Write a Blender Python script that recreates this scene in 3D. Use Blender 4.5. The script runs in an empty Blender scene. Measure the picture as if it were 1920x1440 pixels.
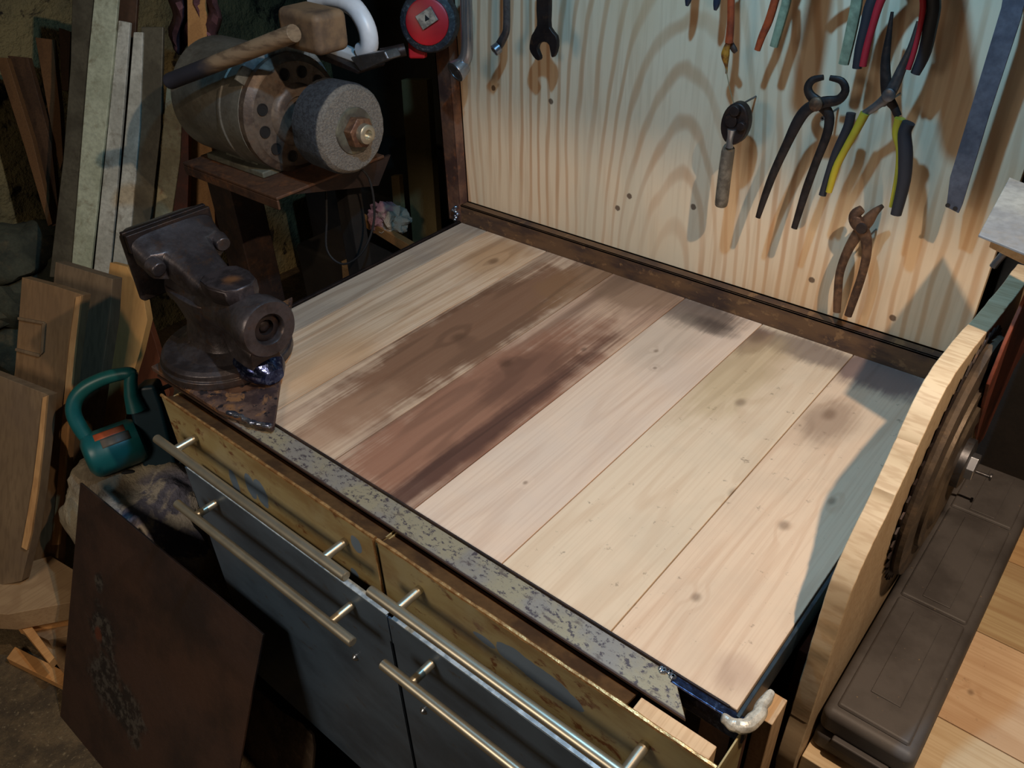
import bpy, bmesh, math, random
from mathutils import Vector as V, Matrix, noise as mn
random.seed(7)
SC = bpy.context.scene
COL = SC.collection

# ---------------------------------------------------------------- camera
CAM = V((0, 0, 1.5))
RT, DN, FW = V((0.7658707, 0.6421332, -0.03327191)), V((0.35290143, -0.46303293, -0.81305663)), V((-0.53749665, 0.61095455, -0.58123308))
FPX = 1534.332
cam = bpy.data.objects.new('camera', bpy.data.cameras.new('camera'))
COL.objects.link(cam)
cam.data.sensor_width = 36
cam.data.lens = 36 * FPX / 1920
cam.data.clip_start = 0.02
_m = Matrix((RT, -DN, -FW)).transposed().to_4x4()
_m.translation = CAM
cam.matrix_world = _m
SC.camera = cam

# ---------------------------------------------------------------- light, world, exposure
COOL_POS, COOL_W, COOL_C = V((-0.42, 0.58, 1.80)), 19.5, (0.27, 0.64, 1.0)
WARM_POS, WARM_W, WARM_C = V((0.15, 0.50, 1.90)), 44.0, (1.0, 0.76, 0.55)
FILL_W, FILL_C = 3.3, (1.0, 0.84, 0.66)
SC.view_settings.view_transform = 'Standard'
SC.view_settings.look = 'None'
SC.view_settings.gamma = 1
SC.view_settings.exposure = 0.0
SC.view_settings.use_curve_mapping = False
w = bpy.data.worlds.new('world')
w.use_nodes = True
w.node_tree.nodes['Background'].inputs[0].default_value = (0.9, 0.85, 0.8, 1)
w.node_tree.nodes['Background'].inputs[1].default_value = 0.006
SC.world = w


def lamp(name, kind, loc, power, color, size, target=None, **kw):
    d = bpy.data.lights.new(name, kind)
    d.energy = power
    d.color = color
    if kind == 'AREA':
        d.shape = 'RECTANGLE'
        d.size, d.size_y = size
        d.spread = math.radians(100)
    else:
        d.shadow_soft_size = size
    o = bpy.data.objects.new(name, d)
    COL.objects.link(o)
    o.location = loc
    if target is not None:
        o.rotation_euler = (V(target) - V(loc)).to_track_quat('-Z', 'Y').to_euler()
    return o


lamp('cool_bulb_light', 'POINT', COOL_POS, COOL_W, COOL_C, 0.016)
lamp('warm_bulb_light', 'POINT', WARM_POS, WARM_W, WARM_C, 0.012)
lamp('fill_light', 'AREA', (-0.85, -1.0, 1.6), FILL_W, FILL_C, (0.5, 0.5), (-0.9, 0.4, 0.25))  # unseen fill added to brighten the drawer fronts


# ---------------------------------------------------------------- pixel helpers (1920 x 1440 frame)
def ray(p):
    return RT * (p[0] - 960) + DN * (p[1] - 720) + FW * FPX


def at(p, ax, v):
    D = ray(p)
    i = 'xyz'.index(ax)
    return CAM + D * ((v - CAM[i]) / D[i])


def on(p, P0, n):
    D = ray(p)
    return CAM + D * ((V(P0) - CAM).dot(n) / D.dot(n))


def pxm(P):
    return (V(P) - CAM).dot(FW) / FPX


# ---------------------------------------------------------------- materials
def lin(c):
    return tuple(((x / 255) / 12.92 if x / 255 <= 0.04045 else ((x / 255 + 0.055) / 1.055) ** 2.4) for x in c[:3]) + (1,)


class G:
    def __init__(s, name, rough=0.6, metal=0.0, spec=0.5):
        s.mat = bpy.data.materials.new(name)
        s.mat.use_nodes = True
        s.t = s.mat.node_tree
        s.b = s.t.nodes['Principled BSDF']
        s.b.inputs['Roughness'].default_value = rough
        s.b.inputs['Metallic'].default_value = metal
        s.b.inputs['Specular IOR Level'].default_value = spec
        s.pos = s.t.nodes.new('ShaderNodeNewGeometry').outputs['Position']

    def put(s, sock, v):
        if isinstance(v, bpy.types.NodeSocket):
            s.t.links.new(v, sock)
        elif isinstance(v, (tuple, list, V)) and len(v) == 3 and sock.type == 'RGBA':
            sock.default_value = lin(v)
        else:
            sock.default_value = v

    def m(s, op, a, b=None, clamp=False):
        n = s.t.nodes.new('ShaderNodeMath')
        n.operation = op
        n.use_clamp = clamp
        s.put(n.inputs[0], a)
        if b is not None:
            s.put(n.inputs[1], b)
        return n.outputs[0]

    def vm(s, op, a, b=None):
        n = s.t.nodes.new('ShaderNodeVectorMath')
        n.operation = op
        s.put(n.inputs[0], a)
        if b is not None:
            s.put(n.inputs[1], b)
        return n.outputs['Value'] if op == 'LENGTH' else n.outputs[0]

    def noise(s, scale=(1, 1, 1), detail=4, rough=0.55, dist=0.0, v=None, off=(0, 0, 0)):
        n = s.t.nodes.new('ShaderNodeTexNoise')
        n.inputs['Scale'].default_value = 1
        n.inputs['Detail'].default_value = detail
        n.inputs['Roughness'].default_value = rough
        n.inputs['Distortion'].default_value = dist
        if not isinstance(scale, (tuple, list)):
            scale = (scale,) * 3
        p = s.vm('MULTIPLY', s.vm('ADD', v or s.pos, tuple(off)), tuple(scale))
        s.t.links.new(p, n.inputs['Vector'])
        return n.outputs['Fac']

    def ss(s, x, lo, hi, a=0.0, b=1.0):
        n = s.t.nodes.new('ShaderNodeMapRange')
        n.interpolation_type = 'SMOOTHSTEP'
        s.put(n.inputs[0], x)
        n.inputs[1].default_value, n.inputs[2].default_value = lo, hi
        n.inputs[3].default_value, n.inputs[4].default_value = a, b
        return n.outputs[0]

    def mix(s, f, a, b, mode='MIX'):
        n = s.t.nodes.new('ShaderNodeMix')
        n.data_type = 'RGBA'
        n.blend_type = mode
        s.put(n.inputs[0], f)
        s.put(n.inputs[6], a)
        s.put(n.inputs[7], b)
        return n.outputs[2]

    def dist(s, c, r, wob=0.0, ws=20):
        d = s.vm('LENGTH', s.vm('DIVIDE', s.vm('SUBTRACT', s.pos, tuple(c)), tuple(r) if isinstance(r, (tuple, list)) else (r,) * 3))
        if wob:
            d = s.m('ADD', d, s.m('MULTIPLY', s.m('SUBTRACT', s.noise(ws, 3), 0.5), wob))
        return d

    def color(s, c):
        s.put(s.b.inputs['Base Color'], c)

    def bump(s, h, strength=0.3, d=0.002):
        n = s.t.nodes.new('ShaderNodeBump')
        n.inputs['Strength'].default_value = strength
        n.inputs['Distance'].default_value = d
        s.t.links.new(h, n.inputs['Height'])
        s.t.links.new(n.outputs[0], s.b.inputs['Normal'])


def patchy(name, cols, scale=14, rough=0.6, metal=0.0, bump=0.25, spec=0.5, lo=0.42, hi=0.6, fine=True, bs=120, off=0):
    g = G(name, rough, metal, spec)
    c = g.mix(g.ss(g.noise(scale, 5, 0.6, off=(off, 0, 0)), lo, hi), cols[0], cols[1])
    if len(cols) > 2:
        c = g.mix(g.ss(g.noise(scale * 3.1, 6, 0.7, 0.4, off=(5 + off, 3, 1)), 0.50, 0.72, 0, 0.7), c, cols[2])
    if fine:
        c = g.mix(g.ss(g.noise(bs, 3, 0.6), 0.3, 0.75, 0.0, 0.35), c, tuple(x * 0.55 for x in cols[0]))
    g.color(c)
    if bump:
        g.bump(g.noise(bs, 4, 0.6), bump, 0.002)
    return g.mat


def plain(name, col, rough=0.5, metal=0.0, spec=0.5, bump=0.0):
    g = G(name, rough, metal, spec)
    f = g.ss(g.noise(35, 4), 0.35, 0.7, 0, 0.3)
    g.color(g.mix(f, col, tuple(x * 0.7 for x in col)))
    if bump:
        g.bump(g.noise(250, 2), bump, 0.001)
    return g.mat


def wood(name, light, dark, st=(14, 1.4, 14), k=22.0, fine=(260, 4, 260), con=0.5, finecon=0.3, knots=(), stains=(), rough=0.6, mott=0.25, mcol=None, off=(0, 0, 0), spec=0.3, warp=0.0, specks=0.0, streak=0.0):
    """pale base, contour-line grain that bends round the knots, fine pores, stains with their own shape"""
    g = G(name, rough, 0, spec)
    f = g.noise(st, 2, 0.45, warp, off=off)
    kd = []
    for c, r in knots:
        d = g.dist(c, tuple(r) if isinstance(r, (tuple, list)) else (r, r * 1.3, r * 1.3), 0.25, 60)
        kd.append(d)
        f = g.m('ADD', f, g.ss(d, 0.0, 3.0, 0.10, 0.0))
    s = g.m('SINE', g.m('MULTIPLY', f, k * 2))
    line = g.ss(s, 0.2, 1.0, 0, con * 0.7)
    c = g.mix(line, light, dark)
    c = g.mix(g.ss(g.noise(fine, 2, 0.5, off=off), 0.42, 0.66, 0, finecon), c, dark)
    c = g.mix(g.ss(g.noise(7, 4, 0.6, off=(off[0] + 3, off[1], 1)), 0.4, 0.68, 0, mott), c, mcol or dark)
    if streak:
        c = g.mix(g.ss(g.noise((48, 1.3, 48), 3, 0.6, off=(off[0], 2, 0)), 0.48, 0.66, 0, streak), c, tuple(x * 0.62 for x in dark))
    if specks:
        c = g.mix(g.ss(g.noise(55, 4, 0.7, off=(1, 2, 3)), 0.62, 0.74, 0, specks), c, tuple(x * 0.35 for x in dark))
    for cc, r, col, stg, soft in stains:
        d = g.dist(cc, r, 0.9, 22)
        d = g.m('ADD', d, g.m('MULTIPLY', g.m('SUBTRACT', g.noise(fine, 2, 0.5), 0.5), 0.6))
        c = g.mix(g.ss(d, 1.0 - soft, 1.0 + soft, stg, 0.0), c, g.mix(line, col, tuple(x * 0.62 for x in col)))
    for d in kd:
        c = g.mix(g.ss(d, 0.2, 1.1, 0.6, 0.0), c, tuple(x * 0.6 for x in dark))
    g.color(c)
    g.bump(g.noise(fine, 2), 0.12, 0.001)
    return g.mat


# ---------------------------------------------------------------- mesh building
class B:
    def __init__(s, M=None):
        s.bm = bmesh.new()
        s.M = M

    def v(s, p):
        p = V(p)
        return s.bm.verts.new(s.M @ p if s.M else p)

    def box(s, c, size, rot=None):
        c, h = V(c), V(size) / 2
        vs = []
        for x, y, z in ((-1, -1, -1), (1, -1, -1), (1, 1, -1), (-1, 1, -1), (-1, -1, 1), (1, -1, 1), (1, 1, 1), (-1, 1, 1)):
            q = V((x * h.x, y * h.y, z * h.z))
            if rot:
                q = rot @ q
            vs.append(s.v(c + q))
        for f in ((3, 2, 1, 0), (4, 5, 6, 7), (0, 1, 5, 4), (1, 2, 6, 5), (2, 3, 7, 6), (3, 0, 4, 7)):
            s.bm.faces.new([vs[i] for i in f])
        return s

    def mm(s, x0, x1, y0, y1, z0, z1):
        return s.box(((x0 + x1) / 2, (y0 + y1) / 2, (z0 + z1) / 2), (abs(x1 - x0), abs(y1 - y0), abs(z1 - z0)))

    def prism(s, pts, vec):
        vec = V(vec)
        a = [s.v(p) for p in pts]
        b = [s.v(V(p) + vec) for p in pts]
        n = len(a)
        s.bm.faces.new(a[::-1])
        s.bm.faces.new(b)
        for i in range(n):
            s.bm.faces.new((a[i], a[(i + 1) % n], b[(i + 1) % n], b[i]))
        return s

    def loft(s, rings, cap=True):
        R = [[s.v(p) for p in r] for r in rings]
        for a, b in zip(R, R[1:]):
            n = len(a)
            for i in range(n):
                s.bm.faces.new((a[i], a[(i + 1) % n], b[(i + 1) % n], b[i]))
        if cap:
            s.bm.faces.new(R[0][::-1])
            s.bm.faces.new(R[-1])
        return s

    def tube(s, pts, rad, n=12, normal=None, depth=None, power=2.0):
        """round or (with a normal and depths) flat-oval sweep through pts"""
        pts = [V(p) for p in pts]
        k = len(pts)
        rad = list(rad) if isinstance(rad, (list, tuple)) else [rad] * k
        if depth is not None and not isinstance(depth, (list, tuple)):
            depth = [depth] * k
        rings = []
        up = None
        for i in range(k):
            t = (pts[min(i + 1, k - 1)] - pts[max(i - 1, 0)]).normalized()
            if normal is not None:
                nn = (V(normal) - t * V(normal).dot(t)).normalized()
            else:
                if up is None:
                    up = t.orthogonal().normalized()
                up = (up - t * up.dot(t)).normalized()
                nn = up
            sd = t.cross(nn)
            dp = depth[i] if depth is not None else rad[i]
            ring = []
            for j in range(n):
                a = 2 * math.pi * j / n
                ca, sa = math.cos(a), math.sin(a)
                e = 2.0 / power
                ring.append(pts[i] + sd * (rad[i] * math.copysign(abs(ca) ** e, ca)) + nn * (dp * math.copysign(abs(sa) ** e, sa)))
            rings.append(ring)
        return s.loft(rings)

    def lathe(s, prof, o, axis, n=32, cap=True):
        """prof: (along axis, radius)"""
        ax = V(axis).normalized()
        u = ax.orthogonal().normalized()
        w_ = ax.cross(u)
        o = V(o)
        rings = [[o + ax * h + (u * math.cos(2 * math.pi * j / n) + w_ * math.sin(2 * math.pi * j / n)) * max(r, 1e-4) for j in range(n)] for h, r in prof]
        return s.loft(rings, cap)

    def cyl(s, a, b, r, n=20, r2=None):
        a, b = V(a), V(b)
        return s.lathe([(0, r), ((b - a).length, r if r2 is None else r2)], a, b - a, n)

    def obj(s, name, mat, parent=None, bevel=0.0, seg=2, ang=35, sub=0, label=None):
        bmesh.ops.recalc_face_normals(s.bm, faces=s.bm.faces)
        me = bpy.data.meshes.new(name)
        s.bm.to_mesh(me)
        s.bm.free()
        c = V((0, 0, 0))
        if parent is None and len(me.vertices):
            xs = [v.co for v in me.vertices]
            c = V((sum(v.x for v in xs) / len(xs), sum(v.y for v in xs) / len(xs), min(v.z for v in xs)))
            me.transform(Matrix.Translation(-c))
        me.materials.append(mat)
        for p in me.polygons:
            p.use_smooth = True
        me.set_sharp_from_angle(angle=math.radians(ang))
        o = bpy.data.objects.new(name, me)
        COL.objects.link(o)
        if parent is not None:
            o.parent = parent
            if parent.parent is None:
                o.matrix_parent_inverse = Matrix.Translation(-parent.location)
        else:
            o.location = c
        if bevel:
            m = o.modifiers.new('bevel', 'BEVEL')
            m.width = bevel
            m.segments = seg
            m.limit_method = 'ANGLE'
            m.angle_limit = math.radians(40)
            m.harden_normals = True
        if sub:
            m = o.modifiers.new('sub', 'SUBSURF')
            m.levels = m.render_levels = sub
        if label:
            o['label'] = label
        return o


def thing(name, label, cat, loc, group=None):
    o = bpy.data.objects.new(name, None)
    o.empty_display_size = 0.05
    COL.objects.link(o)
    o.location = loc
    o['label'] = label
    o['category'] = cat
    if group:
        o['group'] = group
    return o


def tag(o, label, cat, group=None):
    o['label'] = label
    o['category'] = cat
    if group:
        o['group'] = group
    return o


def struct(o):
    o['kind'] = 'structure'
    return o


def smooth(pts, n=5):
    """Catmull-Rom through tuples of any length"""
    out = []
    P = [pts[0]] + list(pts) + [pts[-1]]
    for i in range(1, len(P) - 2):
        a, b, c, d = P[i - 1], P[i], P[i + 1], P[i + 2]
        for j in range(n):
            t = j / n
            out.append(tuple(0.5 * (2 * b[q] + (c[q] - a[q]) * t + (2 * a[q] - 5 * b[q] + 4 * c[q] - d[q]) * t * t + (3 * b[q] - a[q] - 3 * c[q] + d[q]) * t ** 3) for q in range(len(b))))
    out.append(tuple(pts[-1]))
    return out


# ---------------------------------------------------------------- shared materials
M = {}
M['steel_dark'] = patchy('dark_steel', [(52, 44, 44), (36, 30, 32), (86, 62, 46)], 16, 0.45, 0.6, 0.15)
M['steel'] = patchy('worn_steel', [(120, 120, 124), (88, 88, 92), (96, 76, 58)], 25, 0.38, 0.8, 0.08)
M['chrome'] = plain('chromed_steel', (170, 174, 182), 0.28, 0.9)
M['nickel'] = plain('brushed_nickel', (196, 188, 168), 0.36, 0.85)
M['rust'] = patchy('rusty_brown_steel', [(98, 68, 50), (64, 46, 40), (140, 88, 54)], 12, 0.6, 0.35, 0.3)
M['rust_dark'] = patchy('dark_rusty_steel', [(58, 42, 36), (40, 30, 28), (84, 56, 38)], 9, 0.62, 0.3, 0.3)
M['cast'] = patchy('oiled_cast_iron', [(84, 78, 80), (62, 55, 56), (92, 68, 52)], 18, 0.38, 0.6, 0.22, bs=160)
M['weld'] = patchy('bright_weld', [(190, 196, 210), (110, 120, 150), (60, 60, 70)], 60, 0.2, 0.9, 0.6)
M['black'] = plain('black_plastic', (26, 26, 30), 0.45)
M['black_rubber'] = plain('black_rubber', (24, 24, 27), 0.6)
M['void'] = patchy('near_black', [(34, 28, 24), (22, 18, 16)], 6, 0.85, 0, 0.2)  # near-black for holes, carcass, crates and other dark parts
M['olive'] = None

# ---------------------------------------------------------------- setting
g = G('clay_plaster', 0.9)
c = g.mix(g.ss(g.noise(3, 5, 0.6), 0.38, 0.62), (150, 134, 92), (104, 98, 72))
c = g.mix(g.ss(g.noise(9, 5, 0.65, 0.5, off=(4, 2, 0)), 0.56, 0.64), c, (40, 34, 26))
g.color(c)
g.bump(g.noise(8, 6, 0.65), 0.9, 0.06)
M['wall'] = g.mat
g = G('earth_floor', 0.95)
c = g.mix(g.ss(g.noise(10, 6, 0.7), 0.4, 0.62), (116, 96, 68), (80, 66, 48))
c = g.mix(g.ss(g.noise(90, 4, 0.7), 0.58, 0.66), c, (140, 122, 92))
g.color(c)
g.bump(g.noise(60, 6, 0.7), 0.8, 0.012)
M['floor'] = g.mat
struct(B().mm(-2.6, 1.6, -2.2, 2.0, -0.08, 0).obj('floor', M['floor']))
struct(B().mm(-2.68, -2.6, -2.2, 2.0, 0, 2.7).obj('wall_left', M['wall']))
struct(B().mm(-2.6, 1.6, 2.0, 2.08, 0, 2.7).obj('wall_back', patchy('dark_plaster', [(62, 56, 44), (42, 38, 32)], 3, 0.9, 0, 0.4)))  # back wall in a darker tone than the left wall

# ---------------------------------------------------------------- workbench
bench = thing('workbench', 'steel-framed workbench with plank top, grey and mustard drawers and angle-iron edges', 'workbench', (-0.62, 0.78, 0))
Y0, Y1, ZT = 0.462, 1.108, 0.80
XS = [-1.094, -1.026, -0.874, -0.723, -0.5745, -0.433, -0.285, -0.142]


def tz(u, v):
    return at((u, v), 'z', ZT)


plank_mats = [
    wood('grey_plank', (182, 166, 148), (128, 104, 82), knots=[], stains=[(tz(930, 450), (0.03, 0.06, 0.1), (120, 90, 62), 0.6, 0.4)], off=(0, 0, 0), streak=0.3, mott=0.5, mcol=(140, 132, 124)),
    wood('warm_pale_plank', (214, 186, 156), (168, 122, 84), knots=[(tz(925, 490), 0.012)],
         stains=[(tz(930, 480), (0.05, 0.08, 0.1), (176, 136, 96), 0.7, 0.5), (tz(620, 680), (0.05, 0.10, 0.1), (190, 146, 104), 0.6, 0.6)], off=(1.1, 0, 0), streak=0.3, mott=0.3, mcol=(226, 208, 190)),
    wood('brown_stained_plank', (206, 178, 150), (140, 100, 74), k=18, knots=[(tz(860, 632), (0.014, 0.018, 0.02))],
         stains=[(tz(880, 622), (0.075, 0.30, 0.3), (120, 84, 62), 0.92, 0.25), (tz(1085, 525), (0.05, 0.11, 0.2), (132, 98, 70), 0.8, 0.3), (tz(640, 790), (0.04, 0.10, 0.2), (160, 124, 98), 0.7, 0.4)], off=(2.3, 0, 0), streak=0.55, mott=0.5, mcol=(184, 158, 138)),
    wood('reddish_brown_plank', (196, 164, 138), (126, 84, 62), k=20, knots=[(tz(950, 682), (0.012, 0.016, 0.02)), (tz(1095, 655), (0.006, 0.008, 0.01))],
         stains=[(tz(900, 760), (0.09, 0.26, 0.3), (142, 98, 76), 0.9, 0.3), (tz(860, 850), (0.018, 0.32, 0.3), (84, 56, 46), 0.9, 0.4), (tz(1200, 545), (0.08, 0.08, 0.2), (136, 108, 86), 0.8, 0.35), (tz(980, 700), (0.04, 0.09, 0.2), (110, 76, 60), 0.7, 0.4)], off=(3.7, 0, 0), streak=0.5, mott=0.45, mcol=(180, 148, 128)),
    wood('pinkish_plank', (222, 196, 172), (184, 146, 118), con=0.3, finecon=0.22, knots=[(tz(1230, 658), 0.005), (tz(1228, 690), 0.004), (tz(985, 905), 0.004)],
         stains=[(tz(1310, 588), (0.075, 0.045, 0.1), (92, 78, 70), 0.85, 0.35), (tz(1330, 610), (0.05, 0.02, 0.1), (60, 50, 46), 0.6, 0.4), (tz(1240, 640), (0.05, 0.08, 0.1), (186, 168, 148), 0.5, 0.5)], off=(4.9, 0, 0), mott=0.3, mcol=(196, 182, 170)),
    wood('cream_plank', (220, 198, 170), (186, 150, 116), con=0.3, finecon=0.15, knots=[(tz(1420, 632), (0.014, 0.03, 0.02)), (tz(1388, 755), 0.010), (tz(1380, 925), 0.011)],
         stains=[(tz(1510, 655), (0.09, 0.03, 0.1), (112, 96, 88), 0.75, 0.4), (tz(1415, 640), (0.02, 0.05, 0.1), (104, 74, 72), 0.8, 0.35), (tz(1380, 700), (0.05, 0.12, 0.1), (182, 158, 118), 0.6, 0.5)], off=(6.3, 0, 0), mott=0.45, mcol=(196, 180, 156), specks=0.6),
    wood('rosy_plank', (222, 196, 168), (186, 144, 112), con=0.35, finecon=0.2, knots=[(tz(1305, 1120), 0.007), (tz(1555, 777), (0.012, 0.02, 0.02)), (tz(1470, 985), 0.009), (tz(1560, 940), (0.006, 0.012, 0.02))],
         stains=[(tz(1640, 700), (0.10, 0.045, 0.1), (104, 84, 84), 0.85, 0.4), (tz(1555, 790), (0.03, 0.05, 0.1), (148, 122, 102), 0.7, 0.5), (tz(1380, 1260), (0.02, 0.02, 0.1), (180, 150, 130), 0.5, 0.5)], off=(7.7, 0, 0), mott=0.35, mcol=(190, 172, 150), specks=0.5),
]
plank_labels = ['narrow grey weathered plank', 'pale plank with warm patches', 'brown-stained plank with a round knot', 'reddish-brown plank with a dark streak', 'pinkish pale plank, charred at its back end', 'cream plank with a dark knot by the back rail', 'rosy pale plank, dirty at its back end']
for i in range(7):
    B().mm(XS[i] + 0.0006, XS[i + 1] - 0.0006, Y0, Y1, ZT - 0.03, ZT).obj('plank', plank_mats[i], bench, 0.0012, label=plank_labels[i])

# front angle iron
g = G('paint_worn_angle_iron', 0.5, 0.35)
sx = g.vm('MULTIPLY', g.pos, (1, 1, 1))
n1 = g.noise((110, 170, 110), 5, 0.75)
c = g.mix(g.ss(g.noise(14, 4, 0.6), 0.42, 0.6), (158, 146, 120), (144, 136, 126))
c = g.mix(g.ss(n1, 0.47, 0.40), c, (84, 74, 76))
c = g.mix(g.ss(g.noise((30, 60, 30), 5, 0.7, off=(3, 3, 0)), 0.56, 0.66, 0, 0.8), c, (92, 78, 74))
xx = g.t.nodes.new('ShaderNodeSeparateXYZ')
g.t.links.new(g.pos, xx.inputs[0])
c = g.mix(g.ss(xx.outputs[0], -0.86, -0.98), c, g.mix(g.ss(g.noise(30, 5, 0.6), 0.42, 0.6), (124, 96, 78), (82, 68, 66)))
c = g.mix(g.ss(xx.outputs[1], 0.428, 0.4258), c, (70, 52, 44))
g.color(c)
g.bump(n1, 0.3, 0.001)
M['rail'] = g.mat
b = B()
b.prism([(-1.10, 0.4245, 0.798), (-0.175, 0.4245, 0.798), (-0.208, 0.459, 0.798), (-1.10, 0.459, 0.798)], (0, 0, -0.004))
b.prism([(-1.10, 0.455, 0.794), (-0.19, 0.455, 0.794), (-0.19, 0.455, 0.75), (-1.10, 0.455, 0.75)], (0, 0.004, 0))
b.obj('front_rail', M['rail'], bench, 0.0008, label='paint-spattered angle iron along the front edge')
B().mm(-1.10, -0.15, 0.4592, 0.4612, 0.76, 0.8015).obj('edge_strip', M['rust_dark'], bench)
# corner
b = B().mm(-0.208, -0.128, 0.4495, 0.4612, 0.772, 0.799)
b.obj('corner_plate', patchy('blued_steel', [(60, 66, 92), (44, 44, 62), (120, 130, 160)], 60, 0.25, 0.9, 0.3), bench, 0.002, label='heat-blued steel corner')
b = B()
wp = []
for t in range(15):
    q = t / 14
    p = V((-0.150 + 0.026 * min(1, q * 2), 0.447 + 0.0 * q, 0.800)).lerp(V((-0.127, 0.500, 0.801)), max(0, q * 1.6 - 0.6))
    p += V((random.uniform(-.002, .002), random.uniform(-.002, .002), random.uniform(-.001, .001)))
    wp.append(p)
b.tube(wp, [0.0045 + 0.0035 * math.sin(math.pi * t / 14) + 0.0008 * math.sin(t * 2.7) for t in range(15)], 8)
b.obj('weld_bead', patchy('whitish_weld', [(226, 220, 204), (190, 184, 170), (120, 110, 100)], 70, 0.3, 0.2, 0.5), bench, sub=1, label='whitish lumpy weld wrapped round the front corner')
b = B()
for k in range(9):
    o = V((-0.222 + 0.002 * k + random.uniform(-.003, .003), 0.459 - 0.004 * random.random(), 0.7985))
    b.lathe([(-0.002, 0.003), (0.0015, 0.003), (0.003, 0.0015)], o, (0, 0, 1), 8)
b.obj('weld_bead', M['weld'], bench)
# right edge, left edge and back upstand
M['bluesteel'] = patchy('blue_grey_steel', [(58, 72, 82), (40, 48, 58), (70, 60, 56)], 14, 0.4, 0.5, 0.1)
B().mm(-0.1405, -0.1365, 0.455, 1.11, 0.765, 0.8015).obj('side_rail', M['bluesteel'], bench, 0.0008, label='thin blue-grey steel edge on the right')
B().mm(-1.1015, -1.0955, 0.455, 1.11, 0.765, 0.803).obj('side_rail', M['steel_dark'], bench, 0.0008, label='dark steel edge on the left')
g = G('rusty_upstand', 0.55, 0.3)
c = g.mix(g.ss(g.noise((10, 10, 30), 5, 0.6), 0.4, 0.62), (108, 82, 60), (72, 56, 50))
c = g.mix(g.ss(g.noise((40, 10, 60), 5, 0.7), 0.56, 0.66), c, (134, 104, 74))
g.color(c)
M['upstand'] = g.mat
b = B().mm(-1.10, -0.13, 1.1085, 1.113, 0.775, 0.838).mm(-1.10, -0.13, 1.1085, 1.128, 0.834, 0.838)
b.obj('back_upstand', M['upstand'], bench, 0.0008, label='rusty brown angle iron along the back')
# vise corner plate
g = G('burnt_plate', 0.45, 0.45)
c = g.mix(g.ss(g.noise(22, 5, 0.65), 0.40, 0.60), (120, 94, 82), (72, 56, 54))
c = g.mix(g.ss(g.noise(40, 5, 0.65, 0.6, off=(9, 0, 0)), 0.52, 0.62), c, (156, 112, 76))
c = g.mix(g.ss(g.noise(70, 3, 0.6, off=(2, 1, 0)), 0.58, 0.66), c, (44, 40, 44))
g.color(c)
g.bump(g.noise(80, 4), 0.4, 0.002)
M['burnt'] = g.mat
PL = [(-1.112, 0.4245), (-0.93, 0.4245), (-0.836, 0.446), (-0.838, 0.452), (-1.112, 0.695)]
B().prism([(x, y, 0.801) for x, y in PL], (0, 0, 0.008)).obj('vise_plate', M['burnt'], bench, 0.0015, label='triangular scorched steel plate under the vise')
b = B()
wp = []
for k in range(16):
    q = k / 15
    wp.append(V((-0.915 + 0.078 * q, 0.428 + 0.017 * q, 0.8095)) + V((0, random.uniform(-.004, .004), random.uniform(-.001, .0015))))
b.tube(wp, [0.003 + 0.0022 * random.random() for _ in wp], 8)
b.obj('weld_bead', M['weld'], bench, sub=1)
# frame legs
b = B().mm(-0.172, -0.1365, 0.451, 0.456, 0, 0.772).mm(-0.1415, -0.1365, 0.451, 0.492, 0, 0.772)
b.obj('leg', patchy('red_brown_steel', [(112, 76, 60), (86, 54, 44), (60, 44, 40)], 12, 0.5, 0.3, 0.15), bench, 0.001)
B().mm(-1.10, -1.06, 0.45, 0.455, 0, 0.794).mm(-1.10, -1.096, 0.45, 0.49, 0, 0.794).obj('leg', M['rust_dark'], bench, 0.001)
B().mm(-1.10, -1.06, 1.07, 1.105, 0, 0.775).obj('leg', M['rust_dark'], bench, 0.001)
B().mm(-0.18, -0.14, 1.07, 1.105, 0, 0.765).obj('leg', M['rust_dark'], bench, 0.001)
B().mm(-0.1355, -0.118, 0.50, 0.535, 0.0, 0.752).obj('side_batten', wood('side_batten_pine', (206, 172, 132), (150, 110, 74), (20, 20, 1.5)), bench, 0.001, label='pale upright wooden batten')
B().mm(-0.1355, -0.116, 0.60, 0.64, 0.0, 0.75).obj('side_batten', patchy('red_oxide', [(110, 52, 36), (72, 34, 26)], 12, 0.7, 0, 0.2), bench, 0.001, label='dark red upright batten')
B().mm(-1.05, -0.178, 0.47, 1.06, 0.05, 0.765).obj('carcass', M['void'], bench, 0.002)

# drawers
g = G('mustard_enamel', 0.42, 0.15)
n1 = g.noise((7, 7, 22), 5, 0.65)
c = g.mix(g.ss(n1, 0.40, 0.66), (172, 156, 112), (150, 124, 80))
c = g.mix(g.ss(g.noise((26, 26, 40), 5, 0.7, 0.3, off=(3, 0, 5)), 0.56, 0.66), c, (120, 78, 46))
c = g.mix(g.ss(g.noise(9, 4, 0.6, off=(7, 0, 0)), 0.52, 0.66, 0, 0.5), c, (178, 168, 134))


def chip(cx, cz, rx, rz, wob=0.7):
    d = g.dist((cx, 0.398, cz), (rx * 1.25, 0.1, rz * 1.25), wob, 40)
    return g.ss(d, 0.98, 1.02, 1.0, 0.0)


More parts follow.
